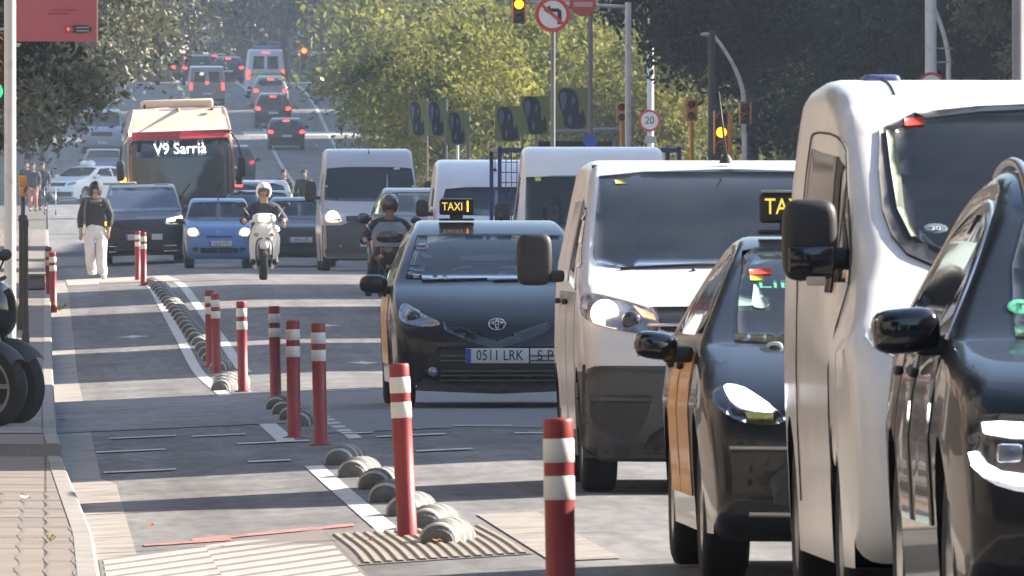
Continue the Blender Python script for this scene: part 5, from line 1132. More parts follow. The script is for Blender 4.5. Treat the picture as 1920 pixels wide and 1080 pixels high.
# ------------------------------------------------------------------ bollards and lane separators
red_rub = M('bollard_red', (.27, .030, .030), .45, noise=(5, .12), stain=(7, (.12, .028, .028), .58, .85)); refl = M('reflective_white', (.70, .69, .64), .4, noise=(8, .06), stain=(6, (.40, .37, .33), .6, .9)); red_cap = M('bollard_cap', (.34, .04, .04), .5)
bol = MB().lathe([(.085, 0), (.085, .008), (.050, .016), (.050, .60)], red_rub, n=28).lathe([(.0505, .68), (.0505, .725)], red_rub, n=28).lathe([(.0505, .805), (.0505, .862), (.047, .872), (.001, .874)], red_rub, n=28).mesh('post')
bor = [MB().lathe([(.0505, .60), (.0525, .603), (.0525, .677), (.0505, .68)], refl, n=28).mesh('reflective_band'), MB().lathe([(.0505, .725), (.0525, .728), (.0525, .802), (.0505, .805)], refl, n=28).mesh('reflective_band')]
B = [(1057, 0, 46.4, 1.73, -.016, 'nearest red bollard, cut off by the bottom edge of the photo'), (764, 990, 69.5, 1.815, -.05, 'red bollard standing beside the tan ribbed paving'),
     (600, 833, 99, 1.965, -.022, 'red bollard at the rear end of the nearest separators, right of another bollard'), (550, 822, 102.6, 1.84, -.012, 'red bollard second from the right in the cluster of three behind the crossing'), (517, 770, 121.5, 2.02, -.02, 'red bollard leftmost in the cluster of three behind the crossing'),
     (455, 743, 134, 1.91, -.02, 'lone dark red bollard at the end of the raised crossing'), (407, 711, 153, 1.89, -.02, 'front bollard of the close pair beside the far separators'), (395, 705, 157, 1.87, -.02, 'rear bollard of the close pair beside the far separators'),
     (268, 537, 226, 1.6, -.008, 'front bollard of the pair at the zebra platform before the black people carrier'), (256, 512, 245, 1.63, .004, 'rear bollard of the pair at the zebra platform before the black people carrier'),
     (97, 550, 200, .12, -.02, 'front bollard of the pair at the left kerb'), (90, 545, 207, .06, -.02, 'rear bollard of the pair at the left kerb')]
for _, py, Y, X, ln, lb in B:
    r = empty('bollard', (X, Y, rz(X, Y)), lb, 'bollard', 'red plastic bollards along the cycle lane', (0, ln, random.Random(Y).uniform(0, 6)))
    r.rotation_euler = (0, ln, 0)
    for nm, me in (('post', bol), ('reflective_band', bor[0]), ('reflective_band', bor[1])):
        o = bpy.data.objects.new(nm, me); COL.objects.link(o); o.parent = r
sep_d = M('separator_rubber', (.10, .105, .095), .7, noise=(7, .3), stain=(5, (.20, .19, .17), .5, .8)); sep_w = M('separator_stripe', (.44, .42, .39), .6, noise=(10, .2), stain=(8, (.22, .21, .19), .5, .8))
b = MB(); n = 15
for i in range(n):                       # ribbed half round block, striped pale
    t0 = -.41 + .82 * i / n; t1 = -.41 + .82 * (i + 1) / n
    k0 = (1 - abs(t0 / .42) ** 6) ** .5; k1 = (1 - abs(t1 / .42) ** 6) ** .5
    vs = []
    for t, k, g_ in ((t0, k0, .93), (t0 + .010, k0 * .5 + k1 * .5, 1.0), (t1 - .010, k0 * .5 + k1 * .5, 1.0), (t1, k1, .93)):
        for j in range(11):
            a = math.pi * j / 10; vs.append((-.105 * math.cos(a) * (k ** .5) * g_, t, .13 * math.sin(a) ** .8 * k * g_))
    b.add(vs, [(m_ * 11 + j, m_ * 11 + j + 1, (m_ + 1) * 11 + j + 1, (m_ + 1) * 11 + j) for m_ in range(3) for j in range(10)] + ([tuple(range(11))] if i == 0 else []) + ([tuple(range(43, 32, -1))] if i == n - 1 else []), sep_w if i % 4 in (1,) else sep_d, i not in (0, n - 1))
sep = b.mesh('lane_separator')
S = [(Y, 1.99 + .02 * math.sin(Y), 'striped rubber lane separator between the standing red bollards of the near row', .16) for Y in (68, 71.5, 75, 79, 83, 87, 91.5)] + [(Y, 2.02, 'striped rubber separator at the foot of the cluster of three bollards', .14) for Y in (108.5, 112, 115.5, 119)] + \
    [(Y, 1.83 + (Y - 137) * .015, 'pale ribbed separator beside the lone dark red bollard', .3) for Y in (136, 139, 142)] + [(155 + 3.1 * i, 1.97 - i * .008, 'ribbed separator in the far row leading to the zebra platform', .14) for i in range(25)]
for Y, X, lb, an in S:
    o = bpy.data.objects.new('lane_separator', sep); COL.objects.link(o); o.location = (X, Y, rz(X, Y)); o.rotation_euler = (slope(Y), 0, -an); o.scale = (1.0, 1.0, .95)
    tag(o, lb, 'separator', 'striped lane separators')
# ------------------------------------------------------------------ poles, signs and lights
sign_red = M('sign_red', (.50, .035, .035), .4, noise=(6, .08)); sign_white = M('sign_white', (.66, .66, .66), .4, noise=(6, .06)); sign_blue = M('sign_blue', (.03, .10, .50), .4); sig_yellow = M('signal_yellow', (.80, .30, .02), .4, noise=(6, .1))
def disc_sign(root, x, z, rad, y=-.06, kind='ring', text=None):
    b = MB().lathe([(.001, .0), (rad, .0), (rad, .02), (.001, .02)], steel, 'y', (x, y, z), 32)
    b.lathe([(rad, -.003), (rad * .78 if kind == 'ring' else .001, -.003)], sign_red if kind != 'blue' else sign_blue, 'y', (x, y, z), 36)
    if kind == 'ring': b.lathe([(rad * .785, -.004), (.001, -.004)], sign_white, 'y', (x, y, z), 36)
    if text: b.text(text, rad * .95, ink, UP((x, y - .008, z)), .001, .9)
    return b.build('sign_disc', root)
def pole(name, X, Y, top, rad, mat, label, cat, dz=0, group=None):
    r = empty(name, (X, Y, rz(X, Y) + dz), label, cat, group); h = top - r.location.z
    MB().lathe([(rad * 1.5, 0), (rad * 1.5, .25), (rad, .35), (rad, h)], mat, n=18).build('post', r)
    return r, h
def atX(px, Y): return (px - VX) / F * Y
def atZ(py, Y): return CZ - (py - HY) / F * Y
# no left turn sign
Y = 238; r, h = pole('road_sign', atX(1037, Y), Y, atZ(20, Y), .038, greypole, 'round no left turn sign with a red ring on a grey pole', 'road sign', .14)
zc = atZ(27, Y) - r.location.z; sd = disc_sign(r, -.01, zc, .30)
b = MB(); t = .035
b.prism([(.11 - t, -.072, zc - .17), (.11 + t, -.072, zc - .17), (.11 + t, -.072, zc + .06), (.09, -.072, zc + .105), (-.05, -.072, zc + .105), (-.05, -.072, zc + .16), (-.17, -.072, zc + .08), (-.05, -.072, zc + .0), (-.05, -.072, zc + .045), (.11 - t, -.072, zc + .045)], (0, .004, 0), ink)
b.build('turn_arrow', sd); MB().box((-.01, -.074, zc), (.52, .003, .05), sign_red, rot=(0, R(42), 0)).build('bar', sd)
# red disc sign and blue disc on the next pole
Y = 290; r, h = pole('road_sign', atX(1107, Y), Y, atZ(-30, Y), .05, greypole, 'grey pole with a red disc at the top edge and a blue disc low down', 'road sign', .14)
disc_sign(r, atX(1093, Y) - r.location.x, atZ(5, Y) - r.location.z, .28, -.09, 'full'); MB().box((atX(1093, Y) - r.location.x, -.10, atZ(8, Y) - r.location.z), (.40, .006, .10), M('sign_pink', (.62, .36, .30), .5)).build('bar', r)
disc_sign(r, 0, atZ(265, Y) - r.location.z, .145, -.09, 'blue')
# amber signal on its long arm at the top edge
Y = 306; X = atX(1178, Y); r, h = pole('traffic_light', X, Y, atZ(4, Y), .07, whitepole, 'traffic light on a long horizontal arm with amber lit, at the top edge', 'traffic light', .14)
za = atZ(11, Y) - r.location.z; MB().tube([(0, 0, za - .02), (atX(985, Y) - X, 0, za + .09)], .04, whitepole, 8).build('arm', r)
def signal_head(r, x, z, sc, lit, back=dark, side=sig_yellow, n=3):
    """z is the middle of the lit lamp; lit 0 red, 1 amber, 2 green"""
    hh = .30 * sc; z0 = z + hh * lit
    b = MB()
    for k in range(n): b.box((x, .02, z0 - k * hh), (.26 * sc, .20 * sc, hh * .98), back, bev=.02)
    for sg in (-1, 1): b.box((x + sg * .145 * sc, .02, z0 - hh * (n - 1) / 2), (.03 * sc, .24 * sc, hh * n), side, bev=.005)
    h_ = b.build('signal_head', r)
    cols = [M('lamp_red_orange', (.9, .12, .02), .3, emit=1.6, ecol=(1, .13, .02)), bulb_amber, M('lamp_go', (.02, .5, .3), .3, emit=.6, ecol=(.02, .8, .25))]; off = [M('lamp_off_red', (.06, .012, .012), .2, coat=1), M('lamp_off_amber', (.08, .04, .008), .2, coat=1), M('lamp_off_green', (.01, .05, .04), .2, coat=1)]
    for k in range(n):
        zz = z0 - k * hh; MB().lathe([(.105 * sc, 0), (.09 * sc, -.02), (.001, -.035)], cols[k] if k == lit else off[k], 'y', (x, .02 - .11 * sc, zz), 20).build('lamp', h_)
        vs = []
        for j in range(13):
            a = math.pi * j / 12; vs += [(x + .115 * sc * math.cos(a), .02 - .10 * sc, zz + .115 * sc * math.sin(a)), (x + .115 * sc * math.cos(a), .02 - .26 * sc, zz + .105 * sc * math.sin(a))]
        MB().add(vs, [(2 * j, 2 * j + 2, 2 * j + 3, 2 * j + 1) for j in range(12)], side).build('visor', h_)
signal_head(r, atX(973, Y) - X, atZ(8, Y) - r.location.z, .95, 1)
# 20 sign on the tall lamp post
Y = 388; X = atX(1220, Y); r, h = pole('street_lamp', X, Y, 11.5, .095, whitepole, 'tall pale lamp post carrying a round speed limit sign of 20', 'street lamp', .14)
disc_sign(r, atX(1218, Y) - X, atZ(226, Y) - r.location.z, .31, -.13, 'ring', '20'); MB().box((0, -.12, atZ(262, Y) - r.location.z), (.34, .02, .20), steel).build('sign_panel', r)
MB().tube([(0, 0, h - .1), (-1.6, -.4, h + .3)], .05, whitepole, 8).ell((-1.9, -.5, h + .32), (.4, .16, .09), greypole, 14, 8).build('lamp_arm', r)
# amber traffic light right of the white van roof
Y = 289; X = atX(1369, Y); r, h = pole('traffic_light', X, Y, atZ(213, Y), .05, sig_yellow, 'traffic light on a yellow post with amber lit, just above the white van antenna', 'traffic light', .14)
signal_head(r, atX(1353, Y) - X, atZ(248, Y) - r.location.z, 1.0, 1)
Y = 296; X = atX(1398, Y); r, h = pole('pedestrian_signal', X, Y, atZ(250, Y), .04, whitepole, 'small orange cased pedestrian signal right of the amber traffic light', 'traffic light', .14)
signal_head(r, 0, atZ(264, Y) - r.location.z, .8, 3, n=2)
for px, Y, lb in ((1297, 320, 'orange cased signal seen from its side, left of the amber traffic light'), (1166, 345, 'orange post top left of the speed limit sign'), (805, 440, 'orange signal lit low between the trees, above the delivery van roof')):
    X = atX(px, Y); r, h = pole('pedestrian_signal', X, Y, atZ(228, Y), .05, sig_yellow, lb, 'traffic light', .14)
    signal_head(r, 0, atZ(258, Y) - r.location.z, .85, 3 if px != 805 else 1, back=sig_yellow, n=2)
# curved lamp posts
def curved(px, Y, topy, lean, label, ht=None, bars=False):
    X = atX(px, Y); r = empty('street_lamp', (X, Y, rz(X, Y) + .14), label, 'street lamp'); z = atZ(topy, Y) - r.location.z
    pts = [(0, 0, 0), (0, 0, z * .55), (-.02, 0, z * .7)] + [(-lean * (k / 8) ** 1.8, 0, z * (.7 + .3 * k / 8)) for k in range(1, 9)]
    MB().tube(pts, [.052] * 3 + [.05 - .002 * k for k in range(8)], whitepole, 12).build('post', r)
    MB().ell((-lean - .15, 0, z + .02), (.15, .09, .05), steel, 14, 8).build('lamp_head', r)
    return r, z
curved(1396, 300, 66, .66, 'slender curved lamp post bending left in front of the dark trees')
r, z = curved(1782, 282, -25, .52, 'tall curved lamp post bending left above the nearest white van')
Y = 280; X = atX(1747, Y); r, h = pole('street_lamp', X, Y, 12, .118, whitepole, 'thick pale post with a red ring sign behind the nearest van roof', 'street lamp', .14)
disc_sign(r, 0, atZ(160, Y) - r.location.z, .27, -.16, 'ring'); 
b = MB()
for zz in (90, 116): b.tube([(.1, 0, atZ(zz, Y) - r.location.z), (.45, 0, atZ(zz, Y) - r.location.z)], .018, steel, 6)
b.build('bracket', r); MB().tube([(0, 0, h - .1), (-1.6, -.4, h + .2)], .05, whitepole, 8).ell((-1.9, -.5, h + .22), (.4, .16, .09), greypole, 14, 8).build('lamp_arm', r)
Y = 262; X = atX(1911, Y); r, h = pole('street_pole', X, Y, 11, .115, greypole, 'plain grey pole at the right edge above the van roof', 'pole', .14); MB().lathe([(.13, h), (.10, h + .1), (.001, h + .14)], greypole).build('cap', r)
Y = 300; X = atX(1335, Y); r, h = pole('street_pole', X, Y, atZ(66, Y), .08, M('pole_dark', (.045, .043, .042), .6, noise=(4, .2)), 'dark pole beside the slender curved lamp post', 'pole', .14); MB().lathe([(.1, h), (.08, h + .08), (.001, h + .1)], dark).build('cap', r)
# far red light on an arm
Y = 722; X = atX(654, Y); r, h = pole('traffic_light', X, Y, atZ(96, Y), .09, whitepole, 'far traffic light glowing red on a pale arm at the top of the slope', 'traffic light', .1)
za = atZ(98, Y) - r.location.z; MB().tube([(0, 0, za - .05), (atX(578, Y) - X, 0, za)], .07, whitepole, 8).build('arm', r); signal_head(r, atX(570, Y) - X, atZ(95, Y) - r.location.z, 1.35, 0)
Y = 735; X = atX(606, Y); r, h = pole('street_lamp', X, Y, atZ(145, Y), .05, greypole, 'small far post with a pale lit lamp beside the crest line', 'street lamp', .1); MB().ell((0, 0, h), (.14, .14, .16), bulb_warm, 12, 8).build('lamp_head', r)
# blue square sign on a pale post
Y = 392; X = atX(858, Y); r, h = pole('road_sign', X, Y, atZ(250, Y), .035, whitepole, 'small square blue sign on a pale post left of the banners', 'road sign', .14); MB().box((.05, -.05, atZ(262, Y) - r.location.z), (.28, .02, .30), sign_blue, bev=.02).build('sign_plate', r)
# banners with a dark printed shape
ban = M('banner_olive', (.20, .20, .05), .7, noise=(2, .15)); ban_d = M('banner_dark', (.016, .017, .026), .7, noise=(4, .2)); ban_l = M('banner_grey', (.13, .135, .18), .7)
for px, py, w_, h_, Y in ((782, 222, 30, 62, 372), (818, 222, 30, 62, 366), (856, 240, 34, 58, 360), (952, 232, 44, 62, 352), (1003, 216, 50, 68, 346), (1072, 203, 58, 74, 340)):
    X = atX(px, Y); z = atZ(py, Y); sx = w_ / F * Y; sz = h_ / F * Y
    r = empty('street_banner', (X, Y, rz(X, Y) + .14), {782: 'olive banner with a dark print, first from the left', 818: 'olive banner with a dark print, second from the left', 856: 'olive banner with a dark print beside the blue square sign', 952: 'olive banner with a dark print left of the no left turn pole', 1003: 'olive banner with a dark print beside the no left turn pole', 1072: 'largest olive banner with a dark print, between the two sign poles'}[px], 'banner', 'olive banners with dark prints')
    zz = z - r.location.z
    MB().lathe([(.03, 0), (.03, zz + sz * .6)], greypole, c=(sx * .62, .03, 0)).build('post', r)
    p_ = MB().box((0, 0, zz), (sx * 1.08, .015, sz * 1.06), ban).build('panel', r)
    b = MB(); P_ = [(-.20, -.52), (.46, -.52), (.44, -.22), (.36, .04), (.32, -.16), (.22, -.10), (.24, .18), (.14, .42), (-.06, .52), (-.36, .50), (-.47, .30), (-.38, .02), (-.30, -.12), (-.26, -.34)]
    b.prism([(a * sx, -.010, zz + c * sz) for a, c in chaikin(P_, 2, True)], (0, .003, 0), ban_d)
    for q_ in ([(-.40, .36), (-.24, .44), (-.14, .30), (-.22, .02), (-.30, -.10), (-.36, .16)], [(-.02, .26), (.08, .32), (.12, .20), (.02, .02)], [(-.14, -.30), (-.04, -.12), (.02, -.30), (-.06, -.44)]): b.prism([(sx * a, -.014, zz + sz * c) for a, c in chaikin(q_, 2, True)], (0, .003, 0), ban_l)
    b.build('print', p_)
# shelter or kiosk roofs behind
Y = 356; X = atX(1080, Y); r = empty('bus_shelter', (X, Y, rz(X, Y) + .14), 'pale flat roofed shelter below the largest olive banner', 'shelter')
zt = atZ(244, Y) - r.location.z; MB().box((0, 0, zt), (2.2, 1.2, .12), steel, bev=.02).build('roof', r)
for sg in (-1, 1): MB().box((sg * 1.0, .4, zt / 2), (.08, .08, zt), steel).build('post', r)
MB().box((0, .5, zt * .5), (1.9, .03, zt * .8), glass).build('glass_panel', r)
# left lamp post with the red banner and signal
Y = 146; X = atX(19, Y); r, h = pole('street_lamp', X, Y, 7.5, .062, whitepole, 'pale grey lamp post at the left edge beside the parked motorcycles', 'street lamp', .17)
MB().tube([(0, 0, h - .1), (1.2, .2, h + .2)], .04, whitepole, 8).ell((1.5, .2, h + .2), (.35, .14, .08), greypole, 12, 8).build('lamp_arm', r)
Y = 147; X = atX(98, Y); zc = atZ(20, Y); W_ = 166 / F * Y; H_ = 116 / F * Y
pr_ = M('panel_red', (.42, .10, .12), .6, noise=(1.5, .06))
o = empty('hanging_sign', (X, Y, zc), 'faded red hanging sign with a small round and pill shaped emblem, left top corner', 'sign')
MB().box((0, 0, 0), (W_, .03, H_), pr_).build('panel', o); MB().box((W_ / 2 + .008, 0, 0), (.016, .034, H_), M('edge_pale', (.62, .40, .36), .5)).build('frame', o)
b = MB(); ex, ez = atX(138, Y) - X, atZ(55, Y) - zc; k = Y / F
b.prism([(ex + a * k, -.018, ez + c * k) for a, c in chaikin([(-12, -8), (34, -8), (34, 8), (-12, 8)], 2, True)], (0, .003, 0), M('emblem_dark', (.045, .05, .06), .5))
b.prism([(ex - 10 * k + 9 * k * math.cos(a), -.021, ez + 9 * k * math.sin(a)) for a in np.linspace(0, 2 * math.pi, 20, endpoint=False)], (0, .003, 0), sign_red)
b.prism([(ex - 10 * k + q * k * math.cos(a), -.024, ez + q * k * math.sin(a)) for a, q in [(math.pi / 2 + j * math.pi / 4, 5.5 if j % 2 == 0 else 2) for j in range(8)]], (0, .003, 0), sign_white)
for dz in (-3, 3): b.box((ex + 17 * k, -.022, ez + dz * k), (24 * k, .003, 2 * k), M('emblem_grey', (.35, .38, .40), .5))
b.build('emblem', o)
b = MB()
for y_, x0, x1 in ((19, 96, 145), (26, 90, 130)): b.box(((atX((x0 + x1) / 2, Y)) - X, -.018, atZ(y_, Y) - zc), ((x1 - x0) * k, .003, 2 * k), M('panel_line', (.26, .05, .06), .6))
b.build('printed_line', o)
MB().tube([(-W_ / 2 - .18, .0, -H_ * .3), (-W_ / 2, 0, -H_ * .3)], .02, steel, 6).tube([(-W_ / 2 - .18, 0, H_ * .3), (-W_ / 2, 0, H_ * .3)], .02, steel, 6).build('bracket', o)
Y = 149; X = atX(-10, Y); r, h = pole('traffic_light', X, Y, atZ(5, Y), .05, sig_yellow, 'traffic light half cut by the left edge in front of the pale lamp post', 'traffic light', .17)
signal_head(r, 0, atZ(172, Y) - r.location.z, .85, 2, side=sig_yellow)
# yellow pedestrian signal and the slim dark posts on the left pavement
Y = 330; X = atX(43, Y); r, h = pole('pedestrian_signal', X, Y, atZ(326, Y), .05, dark, 'bright yellow cased pedestrian signal on the left pavement beside the pale lamp post', 'traffic light', .17)
b = MB(); z = atZ(350, Y) - r.location.z; b.box((0, 0, z + .14), (.20, .2, .24), sig_yellow, bev=.03).box((0, 0, z - .12), (.18, .2, .24), sig_yellow, bev=.03); b.build('signal_head', r)
for px, Y, ty, ra, lb in ((48, 158, 420, .03, 'slim dark post on the left pavement, the front one of two'), (43, 176, 412, .05, 'brownish dark post on the left pavement, the rear one of two')):
    X = atX(px, Y); r, h = pole('parking_post', X, Y, atZ(ty, Y), ra, M('post_brown', (.05, .042, .036), .6, noise=(5, .2)), lb, 'post', .17); MB().lathe([(ra * 1.25, h - .02), (ra * 1.1, h + .05), (.001, h + .08)], dark).build('cap', r)
    MB().box((0, 0, .004), (ra * 5, ra * 5, .012), M('post_foot', (.14, .13, .125), .7)).build('base_plate', r)
# paper box pile and litter
crate = M('carton', (.42, .30, .20), .8, noise=(5, .2))
for i, (px, Y, lb) in enumerate(((66, 212, 'low stone planter edge behind the left pair of bollards'),)):
    X = atX(px, Y); z0 = rz(.08, Y) + .17; r = empty('low_planter', (X, Y, z0), lb, 'planter'); MB().box((0, 0, .10), (.30, 1.6, .2), kerbst, bev=.02).build('box', r); MB().box((0, 0, .215), (.34, 1.7, .04), kerbst, bev=.01).build('rim', r)
leaf_o = M('dry_leaf', (.48, .17, .03), .6, noise=(20, .3)); leaf_b = M('dry_leaf_brown', (.20, .09, .04), .7, noise=(20, .3))
def litter(px, py, sc, mat, label, name='fallen_leaf'):
    Y = 80.
    for _ in range(30): X = atX(px, Y); Y = .5 * Y + .5 * F * (CZ - (rz(X, Y) + (.085 if X < lkerb(Y) else 0))) / (py - HY)
    g_ = random.Random(px * 7 + py); b = MB(); n = 9; vs = [(0, 0, .035 * sc)]
    for k in range(n):
        a = 2 * math.pi * k / n; q = sc * (.085 if k % 2 else .045) * g_.uniform(.8, 1.2); vs.append((q * math.cos(a), q * math.sin(a), sc * g_.uniform(.0, .055)))
    b.add(vs, [(0, k + 1, (k + 1) % n + 1) for k in range(n)], mat, True)
    b.build(name, None, (X, Y, rz(X, Y) + .012 + (.085 if X < lkerb(Y) else 0)), label, 'leaf', 'fallen leaves on the ground')
for a in ((280, 992, .42, leaf_o, 'bright orange dry leaf lying in the cycle lane'), (549, 988, .28, leaf_b, 'brown leaf above the ribbed paving, right of the orange leaf'), (120, 793, .5, leaf_b, 'brown dry leaf at the kerb corner of the platform'), (620, 808, .35, leaf_b, 'brown leaf right of the bollard cluster'),
          (425, 768, .3, leaf_b, 'small leaf on the raised crossing'), (505, 683, .4, leaf_b, 'leaf in the cycle lane beside the far separators'), (690, 1022, .4, leaf_b, 'leaf on the tan ribbed paving, left one'), (822, 1022, .36, leaf_o, 'leaf on the tan ribbed paving, right one'), (460, 868, .22, leaf_b, 'tiny leaf near the thin white dashes'), (48, 940, .5, M('paper', (.7, .66, .6), .7), 'white paper scrap on the near pavement')):
    litter(*a)
for px, py, lb in ((112, 540, 'small green weed at the foot of the left pair of bollards'), (95, 1010, 'tiny weed growing in the pavement joint')):
    Y = 200 if py == 540 else 68; X = atX(px, Y); b = MB(); g_ = random.Random(px)
    for k in range(24):
        a = g_.uniform(0, 6.3); q = g_.uniform(.03, .10) * (1.2 if py == 540 else .35); b.poly([(0, 0, 0), (q * math.cos(a), q * math.sin(a), q * 1.2), (q * 1.2 * math.cos(a + .3), q * 1.2 * math.sin(a + .3), q)], LM['lime'])
    b.build('weed_plant', None, (X, Y, rz(.2, Y) + (.02 if py == 540 else .085)), lb, 'weed')
# ------------------------------------------------------------------ people and two wheelers
skin_m = M('skin', (.46, .28, .20), .55, noise=(6, .08)); jacket_b = M('jacket_black', (.022, .021, .024), .7, noise=(5, .25), bump=(14, .6, .03)); pants_w = M('trousers_pale', (.66, .63, .61), .8, noise=(4, .08), bump=(9, .8, .04))
hood_g = M('hood_grey', (.13, .12, .115), .8, noise=(6, .1)); hair_m = M('hair_dark', (.025, .018, .014), .6); shoe_w = M('shoe_white', (.66, .64, .62), .5); navy = M('cloth_navy', (.03, .035, .055), .75, noise=(5, .2), bump=(12, .5, .03)); denim = M('cloth_denim', (.06, .075, .12), .8, noise=(5, .2), bump=(12, .5, .03))
def skin(name, chains, mat, parent, sub=2, root=0):
    """chains: lists of (point, radius); equal points are joined"""
    vs = []; rad = []; ed = []; idx = {}
    for ch in chains:
        last = None
        for p, r in ch:
            k = tuple(round(c, 4) for c in p)
            if k not in idx: idx[k] = len(vs); vs.append(p); rad.append(r)
            if last is not None and last != idx[k]: ed.append((last, idx[k]))
            last = idx[k]
    me = bpy.data.meshes.new(name); me.from_pydata(vs, ed, []); ob = bpy.data.objects.new(name, me); COL.objects.link(ob)
    ob.modifiers.new('s', 'SKIN'); sv_ = me.skin_vertices[0].data
    for i, r in enumerate(rad): sv_[i].radius = (r, r) if not hasattr(r, '__len__') else r; sv_[i].use_root = (i == root)
    ss = ob.modifiers.new('u', 'SUBSURF'); ss.levels = ss.render_levels = sub
    dg = bpy.context.evaluated_depsgraph_get(); m2 = bpy.data.meshes.new_from_object(ob.evaluated_get(dg)); bpy.data.objects.remove(ob)
    m2.materials.clear(); m2.materials.append(mat)
    for p in m2.polygons: p.use_smooth = True
    o = bpy.data.objects.new(name, m2); COL.objects.link(o); o.parent = parent
    return o
def hand_chains(w_, d, side, curl=.4):
    """palm plus five short fingers; w_ wrist, d pointing direction"""
    w_ = Vector(w_); d = Vector(d).normalized(); s = Vector((side, 0, 0)); s = (s - d * s.dot(d)).normalized(); n = d.cross(s)
    palm = w_ + d * .085; ch = [[(tuple(w_), .026), (tuple(w_ + d * .045), .030), (tuple(palm), .028)]]
    for i, l in enumerate((.065, .078, .072, .055)):
        a = palm + s * (.024 - .016 * i); ch.append([(tuple(palm), .028), (tuple(a + d * .012), .0095), (tuple(a + d * (.012 + l * .5) + n * curl * .012), .009), (tuple(a + d * (.012 + l * .85) + n * curl * .045), .008)])
    t = w_ + d * .04; ch.append([(tuple(w_ + d * .045), .030), (tuple(t + s * .038 + d * .02), .011), (tuple(t + s * .05 + d * .055), .009)])
    return ch
def face(root, c, k=1.0, hairmat=None, dirn=-1):
    """head of the body's own chain gets eyes, brows, nose, mouth and ears"""
    b = MB()
    for sg in (-1, 1):
        b.ell((c[0] + sg * .033 * k, c[1] - .088 * k, c[2] + .012 * k), (.013 * k, .008 * k, .007 * k), M('eye_white', (.7, .68, .65), .3), 8, 6); b.ell((c[0] + sg * .033 * k, c[1] - .094 * k, c[2] + .012 * k), (.006 * k, .004 * k, .006 * k), ink, 8, 6)
        b.ell((c[0] + sg * .034 * k, c[1] - .092 * k, c[2] + .034 * k), (.02 * k, .006 * k, .005 * k), hair_m, 8, 6)
    b.ell((c[0], c[1] - .098 * k, c[2] - .064 * k), (.024 * k, .006 * k, .007 * k), M('lips', (.40, .17, .14), .5), 8, 6)
    return b.build('face_features', root)
def head_chain(neck, c): return [[(neck, .055), ((c[0], c[1], c[2] - .075), .068), (c, .094), ((c[0], c[1] + .012, c[2] + .062), .078)], [((c[0], c[1], c[2] - .075), .068), ((c[0], c[1] - .055, c[2] - .060), .042)], [(c, .094), ((c[0], c[1] - .085, c[2] - .012), .020), ((c[0], c[1] - .105, c[2] - .026), .014)]]
# walking man
X, Y = .92, 255; r = empty('person', (X, Y, rz(X, Y) + .02), 'man walking towards the camera in a black jacket, grey hood and pale trousers', 'person')
hip = (0, 0, .93); nk = (0, -.02, 1.47); hd = (.0, -.05, 1.62)
LK = (-.10, -.16, .53); LA = (-.055, .14, .19); RK = (.11, -.20, .51); RA = (.14, -.33, .10)
armL = [((0, -.01, 1.38), .10), ((-.19, 0, 1.38), .062), ((-.27, .03, 1.12), .050), ((-.27, -.03, .87), .036)]; armR = [((0, -.01, 1.38), .10), ((.19, 0, 1.38), .062), ((.28, .02, 1.13), .050), ((.24, -.08, .89), .036)]
body = skin('body', [[(hip, .12), ((0, 0, 1.15), .12), ((0, -.01, 1.38), .10), (nk, .055)], armL, armR] + head_chain(nk, hd) + hand_chains((-.27, -.03, .87), (-.02, -.1, -1), 1) + hand_chains((.24, -.08, .89), (-.1, -.25, -1), -1) +
            [[(hip, .12), ((-.10, -.02, .86), .085), (LK, .055), (LA, .04), ((-.06, .02, .09), .035)], [(hip, .12), ((.10, -.02, .86), .085), (RK, .055), (RA, .04), ((.15, -.47, .06), .035)]], skin_m, r)
skin('jacket', [[((0, 0, .78), (.20, .15)), ((0, 0, .88), (.20, .145)), ((0, 0, 1.0), (.19, .135)), ((0, 0, 1.2), (.19, .13)), ((0, -.01, 1.38), (.19, .14)), ((0, 0, 1.52), .10)], [((0, -.01, 1.38), (.19, .14)), ((-.19, 0, 1.385), .105), ((-.275, .03, 1.12), .072), ((-.275, -.02, .92), .055)], [((0, -.01, 1.38), (.19, .14)), ((.19, 0, 1.385), .105), ((.285, .02, 1.13), .072), ((.245, -.07, .94), .055)]], jacket_b, r)
skin('trousers', [[((0, 0, 1.08), (.15, .11)), ((0, 0, .88), (.17, .13)), ((-.11, -.03, .78), .125), ((LK[0], LK[1], LK[2] + .02), .105), ((LK[0] + .01, LK[1] + .06, .30), .10), ((LA[0], LA[1], .13), .095), ((LA[0], LA[1], .07), .09)], [((0, 0, .88), (.17, .13)), ((.115, -.02, .78), .125), (RK, .105), ((RK[0], RK[1] - .03, .28), .10), ((RA[0], RA[1], .12), .095), ((RA[0], RA[1], .06), .09)]], pants_w, r)
for (x, y, z) in ((-.06, .06, .12), (.15, -.42, .05)): MB().ell((x, y, z), (.055, .14, .05), shoe_w, 14, 8, .8).build('shoe', r)
b = MB(); c = (hd[0], hd[1] + .035, hd[2] + .02); nu, nv = 18, 10; vs = []     # hood, open to the front
for i in range(nv + 1):
    ph = -.9 + 2.45 * i / nv
    for k in range(nu + 1):
        th = R(-62) + (2 * math.pi - R(56)) * k / nu; q = (.125, .14, .165)
        vs.append((c[0] + q[0] * math.cos(ph) * math.cos(th), c[1] + q[1] * math.cos(ph) * math.sin(th), c[2] + q[2] * math.sin(ph)))
b.add(vs, [(i * (nu + 1) + k, i * (nu + 1) + k + 1, (i + 1) * (nu + 1) + k + 1, (i + 1) * (nu + 1) + k) for i in range(nv) for k in range(nu)], jacket_b, True); b.build('hood', r)
MB().ell((hd[0], hd[1] + .005, hd[2] + .07), (.092, .095, .055), hair_m, 14, 8).build('hair', r); face(r, hd)
